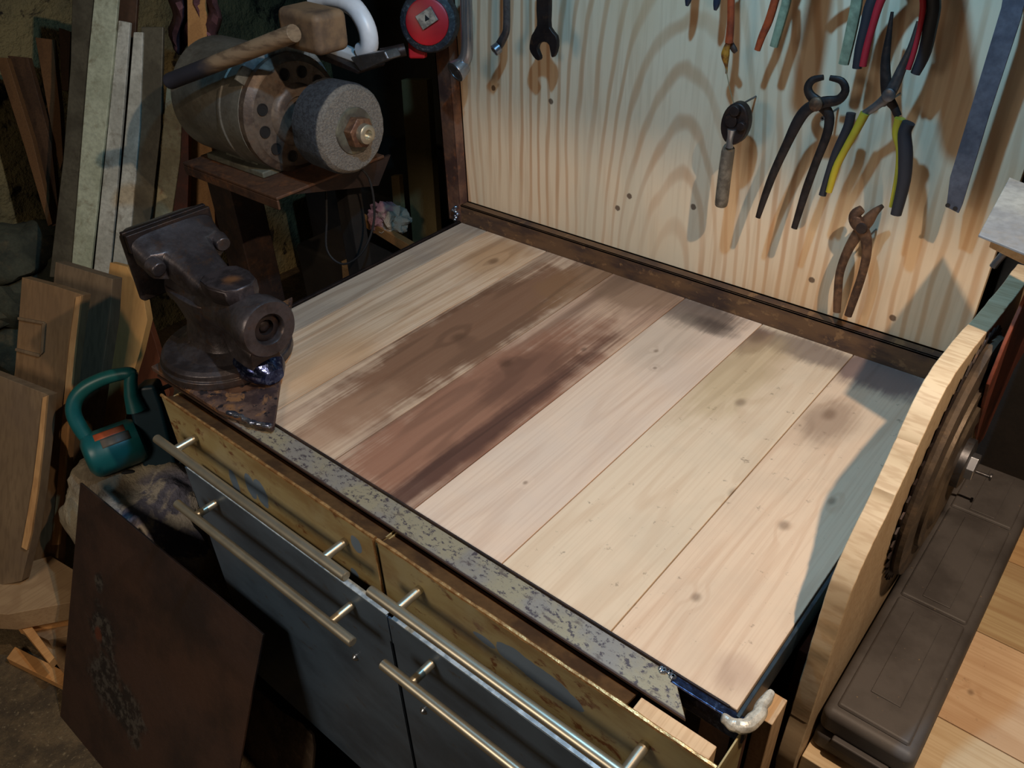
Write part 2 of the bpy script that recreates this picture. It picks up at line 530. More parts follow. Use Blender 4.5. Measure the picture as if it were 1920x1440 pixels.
for cu, cv, rx, rz in ((440, 905, 0.008, 0.02), (470, 912, 0.01, 0.018), (490, 925, 0.012, 0.02), (668, 1020, 0.008, 0.011), (665, 1075, 0.006, 0.007), (908, 1200, 0.013, 0.005), (975, 1240, 0.028, 0.012), (1020, 1275, 0.030, 0.013), (1050, 1300, 0.024, 0.010)):
    P = at((cu, cv), 'y', 0.398)
    c = g.mix(chip(P.x, P.z, rx, rz), c, (112, 130, 150))
g.color(c)
g.bump(n1, 0.1, 0.002)
M['mustard'] = g.mat
M['lip'] = patchy('dark_brown_lip', [(104, 74, 44), (78, 54, 34)], 20, 0.5, 0.2, 0.2)  # lip darker and browner than the drawer face
M['brassrim'] = patchy('worn_tin_edge', [(236, 186, 124), (190, 136, 84), (130, 90, 58)], 70, 0.35, 0.7, 0.4)
g = G('blue_grey_enamel', 0.30, 0.35)
n1 = g.noise((5, 5, 9), 4, 0.6)
c = g.mix(g.ss(n1, 0.36, 0.66), (92, 112, 134), (70, 86, 104))
c = g.mix(g.ss(g.noise((30, 30, 50), 5, 0.7), 0.60, 0.70, 0, 0.6), c, (84, 76, 66))
g.color(c)
M['greyfront'] = g.mat
M['greyrim'] = patchy('pale_edge', [(188, 200, 208), (150, 164, 174)], 60, 0.4, 0.3, 0.2)  # top edge paler than the blue-grey front


def handle(x0, x1, z, ybar, yface, parent):
    b = B()
    n = [(-0.0, 0.0), (0.0, 0.0062), (0.0008, 0.0068)]
    L = x1 - x0
    b.lathe([(0, 0.0052), (0.001, 0.0066), (L - 0.001, 0.0066), (L, 0.0052)], (x0, ybar, z), (1, 0, 0), 20)
    for px_ in (x0 + 0.045, x1 - 0.045):
        b.lathe([(0, 0.0058), (yface - ybar, 0.0058)], (px_, ybar, z), (0, 1, 0), 16)
    return b.obj('drawer_handle', M['nickel'], parent, 0.0, label='brushed metal bar handle on two short posts')


YU, YL = 0.398, 0.374
for x0, x1, hx0, hx1, zz, lab in ((-1.042, -0.574, -1.012, -0.590, 0.758, 'left mustard enamelled upper drawer with chipped paint'), (-0.571, -0.13, -0.548, -0.155, 0.765, 'right mustard enamelled upper drawer with a large chipped patch')):
    b = B().mm(x0, x1, YU, YU + 0.0025, 0.672, 0.800).mm(x0, x0 + 0.002, YU, 0.46, 0.665, 0.790).mm(x1 - 0.002, x1, YU, 0.46, 0.665, 0.790).mm(x0, x1, YU, 0.46, 0.665, 0.668)
    dr = b.obj('drawer', M['mustard'], bench, 0.0006, label=lab)
    B().prism([(x0, YU + 0.0025, 0.799), (x0, YU + 0.010, 0.792), (x0, YU + 0.030, 0.786), (x0, YU + 0.030, 0.783), (x0, YU + 0.0025, 0.790)], ((x1 if x1 < -0.3 else -0.229) - x0, 0, 0)).obj('drawer_lip', M['lip'], dr, label='brown inward-sloping lip')
    # ragged bright edge of the folded sheet
    pts = smooth([(x0 + (x1 - x0) * k / 24, YU + 0.001, 0.8005 + random.uniform(-.0006, .0006)) for k in range(25)], 2)
    b = B().tube(pts, [0.0024 + random.uniform(-.0003, .0006) for _ in pts], 6)
    if x0 < -1:
        b.tube([(x1 - 0.002, YU - 0.0005, 0.80), (x1 - 0.002, YU - 0.0005, 0.70), (x1 - 0.002, YU - 0.0005, 0.668)], 0.0018, 6)
    b.obj('drawer_rim', M['brassrim'], dr, label='bright worn tin edge')
    handle(hx0, hx1, zz, 0.360, YU, dr)
for x0, x1, hx0, hx1, zz, lab in ((-0.984, -0.5445, -0.958, -0.568, 0.678, 'left blue-grey lower front'), (-0.5425, -0.13, -0.515, -0.150, 0.683, 'right blue-grey lower front')):
    b = B().mm(x0, x1, YL, YL + 0.003, 0.20, 0.708).mm(x0, x0 + 0.003, YL, 0.46, 0.20, 0.66).mm(x1 - 0.003, x1, YL, 0.46, 0.20, 0.66)
    dr = b.obj('drawer', M['greyfront'], bench, 0.0006, label=lab)
    B().mm(x0 + 0.006, x1 - 0.001, YL + 0.0002, YL + 0.0098, 0.7082, 0.7102).obj('drawer_rim', M['greyrim'], dr, 0.0005, label='bright folded top edge')
    handle(hx0, hx1, zz, 0.336, YL, dr)
b = B()
for u, v in ((667, 1232), (795, 1332)):
    p = at((u, v), 'y', YL)
    b = B().lathe([(0, 0.0058), (0.002, 0.0052), (0.0045, 0.0025)], (p.x, YL, p.z), (0, -1, 0), 14)
    b.obj('screw', M['chrome'], dr, label='bright screw head')
# wood block inside the right drawer
p1, p2 = V((-0.232, 0.402, 0.7)), V((-0.150, 0.402, 0.7))
M['pale_pine'] = wood('pale_pine', (222, 190, 150), (176, 132, 90), (3, 30, 30), 14)
B().mm(-0.222, -0.141, 0.4015, 0.4225, 0.70, 0.792).obj('drawer_batten', M['pale_pine'], bench, 0.001, label='pale wooden batten end at the right corner')

# ---------------------------------------------------------------- plywood tool board
BFY = 1.130
g = G('plywood', 0.62, 0, 0.3)
f = g.noise((5.5, 1, 1.5), 2, 0.5, 0.3, off=(0.35, 0, 0.2))
wob = g.m('MULTIPLY', g.m('SUBTRACT', g.noise((6, 1, 1.6), 3, 0.5, off=(1, 0, 2)), 0.5), 0.32)
rad = g.m('ADD', g.dist((-0.625, BFY, 0.76), (0.24, 1, 1.0)), wob)
s = g.m('SINE', g.m('MULTIPLY', rad, 68))
line = g.ss(s, 0.1, 1.0, 0, 0.62)
line = g.m('MULTIPLY', line, g.ss(g.noise((4, 1, 2), 3, 0.5, off=(4, 0, 7)), 0.34, 0.58, 0.15, 1.0))
c = g.mix(line, (224, 202, 172), (176, 122, 76))
c = g.mix(g.ss(g.noise((2.2, 1, 1.6), 4, 0.6, off=(2, 0, 0)), 0.42, 0.66, 0, 0.5), c, (212, 172, 126))
c = g.mix(g.ss(g.noise((130, 3, 7), 2, 0.5), 0.45, 0.7, 0, 0.22), c, (176, 140, 104))
c = g.mix(g.ss(g.noise((5, 1, 1.5), 4, 0.6, off=(8, 0, 3)), 0.50, 0.68, 0, 0.5), c, (196, 192, 172))
for u, v in ((1033, 190), (925, 165), (1180, 368), (1300, 388), (1522, 525), (1674, 596), (1158, 390)):
    P = at((u, v), 'y', 1.130)
    c = g.mix(g.ss(g.dist((P.x, 1.13, P.z), 0.0055, 0.6, 200), 0.7, 1.1, 0.85, 0), c, (74, 50, 36))
g.color(c)
g.bump(g.noise((90, 4, 8), 3), 0.15, 0.002)
board = thing('tool_board', 'upright plywood board behind the workbench with hanging hand tools', 'board', (-0.62, 1.14, 0.84))
BF = 1.130
B().mm(-1.092, -0.150, BF, BF + 0.012, 0.8385, 1.75).obj('panel', g.mat, board, 0.001)
M['post'] = patchy('rusty_post_steel', [(122, 90, 74), (78, 56, 52), (160, 100, 62)], 11, 0.5, 0.3, 0.15)
b = B().mm(-1.130, -1.094, 1.107, 1.111, 0.80, 1.75).mm(-1.096, -1.092, 1.107, 1.1285, 0.8385, 1.75)
b.mm(-1.130, -1.126, 1.107, 1.15, 0.80, 1.75)
b.obj('side_post', M['post'], board, 0.0008, label='brown angle-iron upright at the left of the board')
b = B()
for k in range(8):
    o = V((-1.105 + random.uniform(-.008, .008), 1.104 - 0.003 * random.random(), 0.806 + 0.004 * k))
    b.lathe([(-0.003, 0.004), (0.002, 0.004), (0.004, 0.002)], o, (0, -1, 0.4), 8)
b.obj('weld_bead', M['weld'], board)


# ---------------------------------------------------------------- hanging tools
def T(u, v, y=1.088):
    return at((u, v), 'y', y - 0.010)


NB = V((0, 1, 0))


def sw(b, pts, y=1.088, dep=0.6, n=12, power=2.2, sm=4, mind=0.0):
    """pts: (u, v, half width in px); sweep in the plane of the board"""
    q = smooth([(p[0], p[1], p[2], p[3] if len(p) > 3 else y) for p in pts], sm)
    P = [T(a, b_, yy) for a, b_, w_, yy in q]
    W = [w_ * pxm(p) for (a, b_, w_, yy), p in zip(q, P)]
    b.tube(P, W, n, NB, [max(x * dep, mind) for x in W], power)
    return b


def nail(parent, u, v, y0=1.075):
    p = at((u, v), 'y', y0)
    b = B().cyl(p, (p.x, BF + 0.004, p.z), 0.0014, 8)
    b.lathe([(0, 0.003), (0.0012, 0.003)], p, (0, 1, 0), 10)
    return b.obj('hanging_nail', M['steel'], parent)


M['yellow'] = plain('yellow_grip', (176, 156, 40), 0.5)
M['yellow_dark'] = plain('dark_grey_grip', (34, 36, 44), 0.55)
M['red'] = plain('red_grip', (170, 30, 44), 0.5)
M['green'] = patchy('pale_green_grip', [(140, 150, 124), (120, 128, 104)], 30, 0.55, 0, 0.05)
M['orange'] = patchy('orange_grip', [(176, 72, 34), (134, 52, 28)], 40, 0.5, 0, 0.05)
M['blackiron'] = patchy('black_iron', [(50, 44, 44), (32, 28, 30), (70, 52, 42)], 30, 0.5, 0.5, 0.25)
M['tarnish'] = patchy('tarnished_brown_steel', [(112, 84, 64), (76, 56, 46), (134, 96, 68)], 30, 0.5, 0.5, 0.2)
HG = 'hand tools hanging on the plywood board'


def hand_tool(name, label, cat, u, v):
    return thing(name, label, cat, T(u, v), HG)


# long-nose pliers
t = hand_tool('long_nose_pliers', 'open long-nose pliers with yellow and dark grey grips', 'pliers', 1668, 180)
sw(B(), [(1620, 214, 7), (1645, 197, 8), (1668, 176, 11), (1690, 130, 9), (1708, 88, 6), (1722, 40, 4)], 1.085, 0.55).obj('jaw', M['steel'], t)
sw(B(), [(1684, 218, 7), (1676, 200, 8), (1664, 178, 11), (1660, 120, 9), (1666, 70, 6), (1673, 22, 3)], 1.090, 0.55).obj('jaw', M['blackiron'], t)  # darker iron puts the shade on this jaw into its colour
sw(B(), [(1596, 212, 9), (1589, 240, 9), (1568, 285, 8), (1554, 325, 7), (1542, 366, 7)], 1.088, 0.8).obj('grip', M['yellow_dark'], t)
sw(B(), [(1622, 212, 9), (1606, 243, 8), (1585, 280, 7), (1567, 316, 7), (1554, 360, 6)], 1.084, 0.9).obj('grip', M['yellow'], t)
sw(B(), [(1704, 230, 12), (1696, 250, 12), (1698, 288, 13), (1695, 340, 12), (1680, 402, 10)], 1.080, 0.9).obj('grip', M['yellow_dark'], t)
sw(B(), [(1688, 222, 10), (1680, 250, 7), (1686, 280, 6), (1683, 325, 5), (1671, 388, 4)], 1.084, 1.0).obj('grip', M['yellow'], t)
p = T(1667, 178, 1.080)
B().lathe([(0, 0.008), (0.002, 0.008), (0.003, 0.006)], p, (0, -1, 0), 18).obj('pivot', M['steel'], t)
nail(t, 1658, 196)

# combination pliers, red and black grips
t = hand_tool('combination_pliers', 'pliers hanging jaws up with red and black handles', 'pliers', 1690, -40)
sw(B(), [(1690, -60, 12), (1660, -30, 11), (1634, 5, 11), (1622, 50, 10), (1613, 90, 10), (1607, 128, 9)], 1.088, 0.8).obj('grip', M['yellow_dark'], t)
sw(B(), [(1692, -60, 8), (1668, -30, 8), (1650, 5, 8), (1636, 50, 7), (1625, 90, 7), (1618, 124, 7)], 1.084, 0.9).obj('grip', M['red'], t)
sw(B(), [(1700, -60, 12), (1735, -30, 13), (1751, 5, 13), (1744, 52, 13), (1733, 100, 12), (1716, 138, 9)], 1.088, 0.8).obj('grip', M['yellow_dark'], t)
sw(B(), [(1700, -60, 7), (1722, -30, 6), (1731, 5, 6), (1725, 52, 5), (1713, 100, 5), (1703, 130, 5)], 1.082, 1.0).obj('grip', M['red'], t)
sw(B(), [(1695, -60, 14), (1695, -80, 20), (1698, -110, 18), (1700, -150, 12)], 1.088, 0.5).obj('jaw', M['steel'], t)
nail(t, 1690, -75, 1.08)

# carpenter pincers
t = hand_tool('pincers', 'black iron pincers with rounded jaws and long handles', 'pincers', 1540, 190)
sw(B(), [(1421, 408, 5), (1434, 368, 7), (1451, 323, 8), (1475, 271, 9), (1497, 226, 11), (1516, 203, 11), (1545, 192, 11), (1572, 187, 9), (1585, 170, 8), (1578, 152, 7), (1556, 146, 5)], 1.086, 0.6).obj('arm', M['blackiron'], t)
sw(B(), [(1489, 428, 6), (1500, 392, 7), (1513, 351, 8), (1531, 302, 8), (1551, 250, 9), (1554, 215, 10), (1536, 194, 11), (1519, 178, 9), (1515, 163, 8), (1524, 150, 7), (1544, 145, 5)], 1.091, 0.6).obj('arm', M['blackiron'], t)
B().lathe([(0, 0.009), (0.003, 0.009), (0.005, 0.006)], T(1531, 195, 1.081), (0, -1, 0), 16).obj('rivet', M['tarnish'], t)
nail(t, 1542, 222, 1.078)

# ratchet
t = hand_tool('ratchet_wrench', 'small ratchet with an oval dark head and knurled grey handle', 'ratchet', 1376, 232)
b = B()
cc = T(1376, 233, 1.08)
s_ = pxm(cc)
ringp = []
for k in range(28):
    a = 2 * math.pi * k / 28
    ringp.append(T(1376 + 26 * math.cos(a) + 4 * math.sin(a) * -1, 233 + 40 * math.sin(a), 1.077))
b.prism(ringp, (0, 0.016, 0))
b.obj('head', M['steel_dark'], t, 0.003)
b = B().lathe([(0, 0.008), (0.006, 0.0075)], T(1380, 207, 1.077), (0, -1, 0), 16)
b.lathe([(0, 0.010), (0.004, 0.009)], T(1372, 226, 1.077), (0, -1, 0), 16)
b.lathe([(0, 0.007), (0.005, 0.006)], T(1391, 236, 1.077), (0, -1, 0), 16)
b.obj('selector', M['steel_dark'], t, 0.001)
sw(B(), [(1373, 242, 9), (1370, 258, 6.5), (1367, 276, 7)], 1.078, 1.0).obj('neck', M['chrome'], t)
sw(B(), [(1367, 276, 10), (1365, 284, 12), (1358, 335, 12), (1353, 378, 12), (1352, 386, 10)], 1.084, 1.0, sm=2).obj('handle', patchy('grey_brown_grip', [(120, 112, 100), (96, 88, 78)], 60, 0.5, 0.3), t, label='grey-brown handle')
nail(t, 1380, 201, 1.07)
sw(B(), [(1361, 128, 0.9), (1368, 165, 0.9), (1377, 198, 0.9)], 1.08, 1.0, 6).obj('string', plain('pale_string', (150, 130, 96), 0.8), t)

# small pliers near the board foot
t = hand_tool('old_pliers', 'small brown tarnished pliers hanging lowest near the rail', 'pliers', 1613, 425)
sw(B(), [(1569, 585, 7), (1571, 550, 8), (1575, 510, 8), (1590, 469, 9), (1610, 436, 11), (1626, 415, 12), (1640, 398, 8), (1655, 386, 4)], 1.106, 0.7).obj('arm', M['tarnish'], t)
sw(B(), [(1590, 592, 7), (1604, 552, 8), (1616, 516, 8), (1625, 475, 9), (1622, 440, 11), (1606, 416, 13), (1604, 402, 11), (1616, 392, 8)], 1.102, 0.7).obj('arm', M['tarnish'], t)
B().lathe([(0, 0.008), (0.003, 0.007)], T(1616, 428, 1.097), (0, -1, 0), 14).obj('pivot', M['rust_dark'], t)
nail(t, 1625, 447, 1.095)

# two unseen hammers added above the view to throw wide shadows on the board
for (u0, v0, u1, v1, hw), lab in (((1506, 190, 1545, -40, 30), 'unseen wooden shadow caster added on a long peg above the pincers'), ((1800, 262, 1772, -40, 40), 'unseen thick shadow caster added on a long peg above the steel strip')):
    def up(u, v, t):
        q = at((u, v), 'y', BF)
        return q.lerp(COOL_POS, t)
    e0, e1 = up(u0, v0, 0.29), up(u1, v1, 0.29)
    e2 = e0.lerp(e1, 1.5)
    t = thing('shadow_caster', lab, 'shadow_caster', tuple(e2), HG)
    rr_ = hw * pxm(e0) * 0.75
    B().tube([e0 + (e0 - e1).normalized() * 0.004, e0, e0.lerp(e1, 0.5), e1, e2], [rr_ * 0.7, rr_, rr_, rr_ * 0.85, rr_ * 0.8], 14).obj('handle', M['tarnish'], t)
    B().box(e2, (0.10, 0.026, 0.026)).obj('head', M['blackiron'], t, 0.004)
    B().cyl(e2 + V((0, 0, -0.018)), (e2.x, BF + 0.004, e2.z - 0.018), 0.003, 10).obj('hanging_peg', M['steel'], t)

# steel strip
g_ = M['strip'] = patchy('dull_blue_grey_steel', [(112, 118, 134), (92, 98, 114)], 20, 0.5, 0.6, 0.05)
t = hand_tool('steel_strip', 'long dull grey flat steel strip hanging at the right end', 'metal strip', 1850, 200)
SP = [(1890, -60), (1938, -60), (1913, 38), (1857, 208), (1804, 384), (1797, 400), (1774, 388), (1781, 333), (1829, 174), (1877, 15)]
B().prism([T(u, v, 1.092) for u, v in SP], (0, 0.003, 0)).obj('strip', M['strip'], t, 0.0004)
for u, v in ((1777, 385), (1791, 391)):
    B().lathe([(0, 0.0028), (0.0006, 0.0028)], T(u, v, 1.0915), (0, -1, 0), 12).obj('hole', M['void'], t)
nail(t, 1893, -20, 1.085)

# orange handled driver, and grips coming down from above
t = hand_tool('nippers', 'small nippers with a bare orange arm and a yellowish tip', 'nippers', 1370, 40)
sw(B(), [(1372, -60, 6), (1371, 0, 7), (1370, 45, 7), (1367, 80, 8)], 1.086, 0.8).obj('arm', M['orange'], t)
sw(B(), [(1367, 78, 5), (1362, 92, 7), (1360, 105, 8), (1362, 125, 3), (1362, 138, 2)], 1.086, 0.7).obj('tip', patchy('yellow_brown_tip', [(190, 126, 40), (120, 66, 34)], 60, 0.5, 0.2), t)
sw(B(), [(1367, 76, 5), (1376, 92, 6), (1380, 98, 4)], 1.090, 0.7).obj('tip', M['rust'], t)
nail(t, 1372, -45, 1.08)
t = hand_tool('cutting_pliers', 'pliers with one worn orange handle and one pale green handle', 'pliers', 1463, -30)
sw(B(), [(1468, -50, 8), (1455, -5, 8), (1442, 38, 8), (1429, 68, 7), (1420, 94, 6)], 1.088, 0.8).obj('grip', M['orange'], t)
sw(B(), [(1478, -50, 8), (1476, -5, 9), (1466, 35, 9), (1451, 87, 8)], 1.084, 0.8).obj('grip', M['green'], t)
sw(B(), [(1472, -50, 10), (1475, -75, 14), (1478, -110, 9)], 1.088, 0.6).obj('jaw', M['steel'], t)
nail(t, 1474, -58, 1.08)
t = hand_tool('snips', 'metal snips with a single long pale green handle in view', 'snips', 1605, 0)
sw(B(), [(1612, -60, 10), (1607, 0, 11), (1597, 55, 11), (1582, 120, 10)], 1.086, 0.8).obj('grip', M['green'], t)
sw(B(), [(1612, -58, 12), (1610, -90, 18), (1602, -140, 12)], 1.088, 0.5).obj('blade', M['steel_dark'], t)
sw(B(), [(1612, -58, 10), (1560, -30, 9), (1540, -10, 8)], 1.092, 0.8).obj('grip', M['green'], t)
nail(t, 1611, -70, 1.08)
for u, v, lab in ((1291, 11, 'dark tool tip at the top of the board, left one'), (1344, 19, 'dark tool tip just left of the orange arm')):
    t = hand_tool('screwdriver', lab, 'tool', u, -60)
    sw(B(), [(u + 6, -70, 9), (u + 4, -30, 8), (u, v - 14, 7), (u - 3, v, 3)], 1.088, 0.8).obj('handle', plain('navy_grip', (34, 44, 62), 0.4), t)
    sw(B(), [(u + 6, -70, 3), (u + 10, -120, 3)], 1.088, 0.8).obj('shaft', M['steel'], t)
    nail(t, u + 10, -110, 1.082)

# open-end spanner
t = hand_tool('open_end_spanner', 'open-end spanner with a dark forked head', 'spanner', 1018, 0)
OUT = [(1006, -60), (1005, 20), (1006, 48), (996, 66), (992, 86), (994, 98), (1004, 112), (1011, 113), (1012, 106), (1007, 92), (1011, 82), (1020, 79), (1029, 85), (1033, 107), (1039, 105), (1044, 88), (1042, 68), (1030, 52), (1030, 20), (1031, -60)]
B().prism([T(u, v, 1.080) for u, v in smooth(OUT, 2)], (0, 0.008, 0)).obj('body', M['steel_dark'], t, 0.0022)
nail(t, 1018, -50, 1.075)
# ring spanners
t = hand_tool('ring_spanner', 'slim cranked ring spanner, left of the forked one', 'spanner', 950, 0)
sw(B(), [(950, -60, 7), (950, 0, 7), (950, 45, 7), (948, 62, 7), (940, 78, 8), (934, 88, 8)], 1.084, 0.9).obj('shank', M['steel'], t)
p = T(932, 91, 1.076)
ax = V((-0.35, -0.75, -0.45)).normalized()
B().lathe([(-0.004, 0.009), (0.006, 0.0095), (0.007, 0.008), (0.006, 0.0062), (-0.003, 0.006)], p, ax, 20, cap=False).obj('ring', M['chrome'], t)
nail(t, 950, -50, 1.078)
t = hand_tool('tubular_spanner', 'thick shiny tubular socket spanner beside the tape measure', 'spanner', 874, 0)
sw(B(), [(872, -60, 10), (874, 0, 11), (875, 50, 11), (876, 85, 11), (874, 105, 12), (868, 118, 13)], 1.062, 1.0, 16).obj('shank', M['chrome'], t)
p = T(861, 129, 1.052)
ax = V((-0.15, -0.80, -0.35)).normalized()
B().lathe([(-0.012, 0.014), (0.006, 0.0185), (0.010, 0.018), (0.0105, 0.0135), (-0.008, 0.012), (-0.008, 0.0001)], p, ax, 24, cap=False).obj('socket', M['chrome'], t)
nail(t, 873, -50, 1.055)

# tape measure
tp = T(806, 40, 1.075)
t = thing('tape_measure', 'round tape measure with black rubber rim and red face', 'tape measure', tp, HG)
ax = V((0.52, -0.80, 0.16)).normalized()
u1 = ax.cross(V((0, 0, 1))).normalized()
u2 = u1.cross(ax)
b = B()
prof = [(-0.022, 0.030), (-0.020, 0.047), (-0.012, 0.0505), (0.010, 0.0505), (0.018, 0.048), (0.021, 0.040)]
b.lathe(prof, tp, ax, 40)
b.obj('case', patchy('speckled_black_rubber', [(34, 36, 44), (22, 24, 30), (120, 120, 120)], 60, 0.6, 0, 0.5), t)
B().lathe([(0.020, 0.038), (0.0235, 0.037), (0.0245, 0.034)], tp, ax, 40).obj('face', plain('red_plastic', (196, 24, 34), 0.4), t, label='red disc face')
d1 = (u1 * 0.86 - u2 * 0.5)
d2 = (u1 * 0.5 + u2 * 0.86)
cc = tp + ax * 0.0255 - u1 * 0.001 + u2 * 0.006
b = B().prism([cc - d1 * 0.016 - d2 * 0.0125, cc + d1 * 0.016 - d2 * 0.0125, cc + d1 * 0.016 + d2 * 0.0125, cc - d1 * 0.016 + d2 * 0.0125], ax * 0.004)
b.obj('belt_clip', patchy('grey_clip', [(170, 160, 146), (120, 112, 104)], 90, 0.45, 0.5, 0.1), t, 0.001, label='grey metal clip')
B().prism([cc + d1 * q[0] + d2 * q[1] + ax * 0.0041 for q in ((-0.004, -0.004), (0.005, -0.003), (-0.001, 0.006))], ax * 0.0004).obj('clip_mark', M['void'], t)
b = B().box(tp - u2 * 0.042 + u1 * 0.026 - ax * 0.006, (0.030, 0.022, 0.036), Matrix((u1, ax, u2)).transposed())
b.obj('nose', plain('red_nose_plastic', (180, 22, 32), 0.45), t, 0.004)
nail(t, 812, -8, 1.06)

# ---------------------------------------------------------------- vise
VB = V((-1.045, 0.520, 0.809))
az = math.radians(-2.5)
vise = thing('bench_vise', 'heavy dark cast-iron bench vise on the front left corner of the workbench', 'vise', VB)
VM = Matrix.Translation(VB) @ Matrix.Rotation(az, 4, 'Z')


def vb():
    return B(VM)


b = vb().lathe([(0, 0.100), (0.012, 0.100), (0.013, 0.096), (0.021, 0.096), (0.026, 0.090)], (0, 0, 0), (0, 0, 1), 48)
b.obj('swivel_base', M['cast'], vise, 0.0015)
# body casting : loft from base up to the slide housing and the fixed jaw
b = vb()


def ring(cx, cz, hx, hy, z, p=3.0, n=20, cy=0.0):
    out = []
    for j in range(n):
        a = 2 * math.pi * j / n
        ca, sa = math.cos(a), math.sin(a)
        out.append((cx + hx * math.copysign(abs(ca) ** (2 / p), ca), cy + hy * math.copysign(abs(sa) ** (2 / p), sa), z))
    return out


b.loft([ring(0.002, 0, 0.080, 0.072, 0.024, 2.2), ring(0.0, 0, 0.060, 0.048, 0.036, 2.4), ring(-0.005, 0, 0.052, 0.036, 0.060, 3), ring(-0.01, 0, 0.062, 0.040, 0.088, 3), ring(-0.02, 0, 0.072, 0.044, 0.112, 3)])
b.obj('body', M['cast'], vise, 0.003)
# rear jaw block (behind, at the left)
b = vb()


def secx(x, hw, z0, z1, ch=0.006):
    return [(x, -hw + ch, z0), (x, hw - ch, z0), (x, hw, z0 + ch), (x, hw, z1 - ch), (x, hw - ch, z1), (x, -hw + ch, z1), (x, -hw, z1 - ch), (x, -hw, z0 + ch)]


b.loft([secx(-0.150, 0.030, 0.100, 0.150), secx(-0.128, 0.052, 0.078, 0.192), secx(-0.104, 0.066, 0.082, 0.199), secx(-0.096, 0.067, 0.120, 0.200)])
b.obj('fixed_jaw', M['cast'], vise, 0.003)
b = vb().box((-0.0915, 0, 0.188), (0.009, 0.134, 0.030))
b.obj('jaw_plate', M['steel_dark'], vise, 0.0012)
b = vb().box((-0.0795, 0, 0.188), (0.009, 0.134, 0.028))
b.obj('jaw_plate', M['steel_dark'], vise, 0.0012)
# movable jaw: wide head sloping down into the round slide, with shoulders
b = vb()


def prof_ring(x, hw, zb, zt, zs=0.5, p=4):
    n = 24
    out = []
    for j in range(n):
        a = 2 * math.pi * j / n
        ca, sa = math.cos(a), math.sin(a)
        y = hw * math.copysign(abs(ca) ** (2 / p), ca)
        z = (zb + zt) / 2 + (zt - zb) / 2 * math.copysign(abs(sa) ** (2 / p), sa)
        out.append((x, y, z))
    return out


b.loft([prof_ring(-0.075, 0.066, 0.146, 0.198), prof_ring(-0.060, 0.064, 0.142, 0.186), prof_ring(-0.046, 0.063, 0.134, 0.180), prof_ring(-0.040, 0.040, 0.126, 0.178), prof_ring(-0.015, 0.034, 0.110, 0.166), prof_ring(0.020, 0.031, 0.090, 0.150), prof_ring(0.046, 0.028, 0.080, 0.137)])
b.obj('movable_jaw', M['cast'], vise, 0.002)
for sgn in (-1, 1):
    vb().cyl((-0.050, 0.054 * sgn, 0.162), (-0.030, 0.052 * sgn, 0.157), 0.0135, 20, 0.012).obj('jaw_shoulder', M['cast'], vise, 0.003)
# slide tube and anvil pad
b = vb().lathe([(-0.075, 0.036), (0.02, 0.037), (0.08, 0.036), (0.108, 0.038), (0.122, 0.0425), (0.146, 0.0430), (0.150, 0.0405), (0.150, 0.0235), (0.147, 0.0215), (0.130, 0.021)], (0, 0, 0.103), (1, 0, 0.0), 48)
b.obj('slide', M['cast'], vise)
b = vb()
pad = [(0.030, -0.020), (0.040, -0.031), (0.066, -0.034), (0.098, -0.026), (0.108, -0.012), (0.108, 0.012), (0.098, 0.026), (0.066, 0.034), (0.040, 0.031), (0.030, 0.020)]
b.loft([[(x, y * 0.8, 0.125) for x, y in pad], [(x, y, 0.140) for x, y in pad], [(x, y, 0.153) for x, y in pad], [(x * 0.96 + 0.003, y * 0.9, 0.156) for x, y in pad]])
g = G('pad_iron', 0.42, 0.5)
c = g.mix(g.ss(g.noise(30, 5, 0.6), 0.42, 0.6), (70, 62, 64), (48, 42, 44))
P = VM @ V((0.075, 0, 0.156))
c = g.mix(g.ss(g.dist(P, 0.016, 1.2, 60), 0.0, 1.2, 0.7, 0), c, (150, 100, 60))
g.color(c)
g.bump(g.noise(150, 4), 0.3, 0.002)
b.obj('anvil_pad', g.mat, vise, 0.003)
b = vb().lathe([(0.128, 0.0205), (0.140, 0.0205), (0.141, 0.018), (0.141, 0.0115), (0.132, 0.011)], (0, 0, 0.103), (1, 0, 0), 32)
b.obj('screw_collar', M['steel_dark'], vise)
b = vb().lathe([(0.100, 0.008), (0.136, 0.008), (0.138, 0.005)], (0, 0, 0.103), (1, 0, 0), 16)
b.obj('lead_screw', M['steel_dark'], vise)
# front web of the casting, boss under the tube, cool lamp's reflection painted blue
b = vb().loft([prof_ring(0.020, 0.014, 0.028, 0.080), prof_ring(0.060, 0.024, 0.026, 0.074), prof_ring(0.100, 0.028, 0.010, 0.070), prof_ring(0.118, 0.024, 0.006, 0.064)])
b.obj('front_web', M['cast'], vise, 0.002)
b = vb().loft([prof_ring(0.060, 0.030, 0.002, 0.034, p=2.6), prof_ring(0.098, 0.034, 0.001, 0.042, p=2.6), prof_ring(0.118, 0.028, 0.001, 0.038, p=2.6), prof_ring(0.130, 0.016, 0.003, 0.024, p=2.6)])
b.obj('glint_boss', patchy('blue_glint_boss', [(66, 78, 120), (40, 46, 80), (150, 170, 210)], 50, 0.16, 0.9, 0.45, bs=60), vise, label='shiny heat-blued boss')

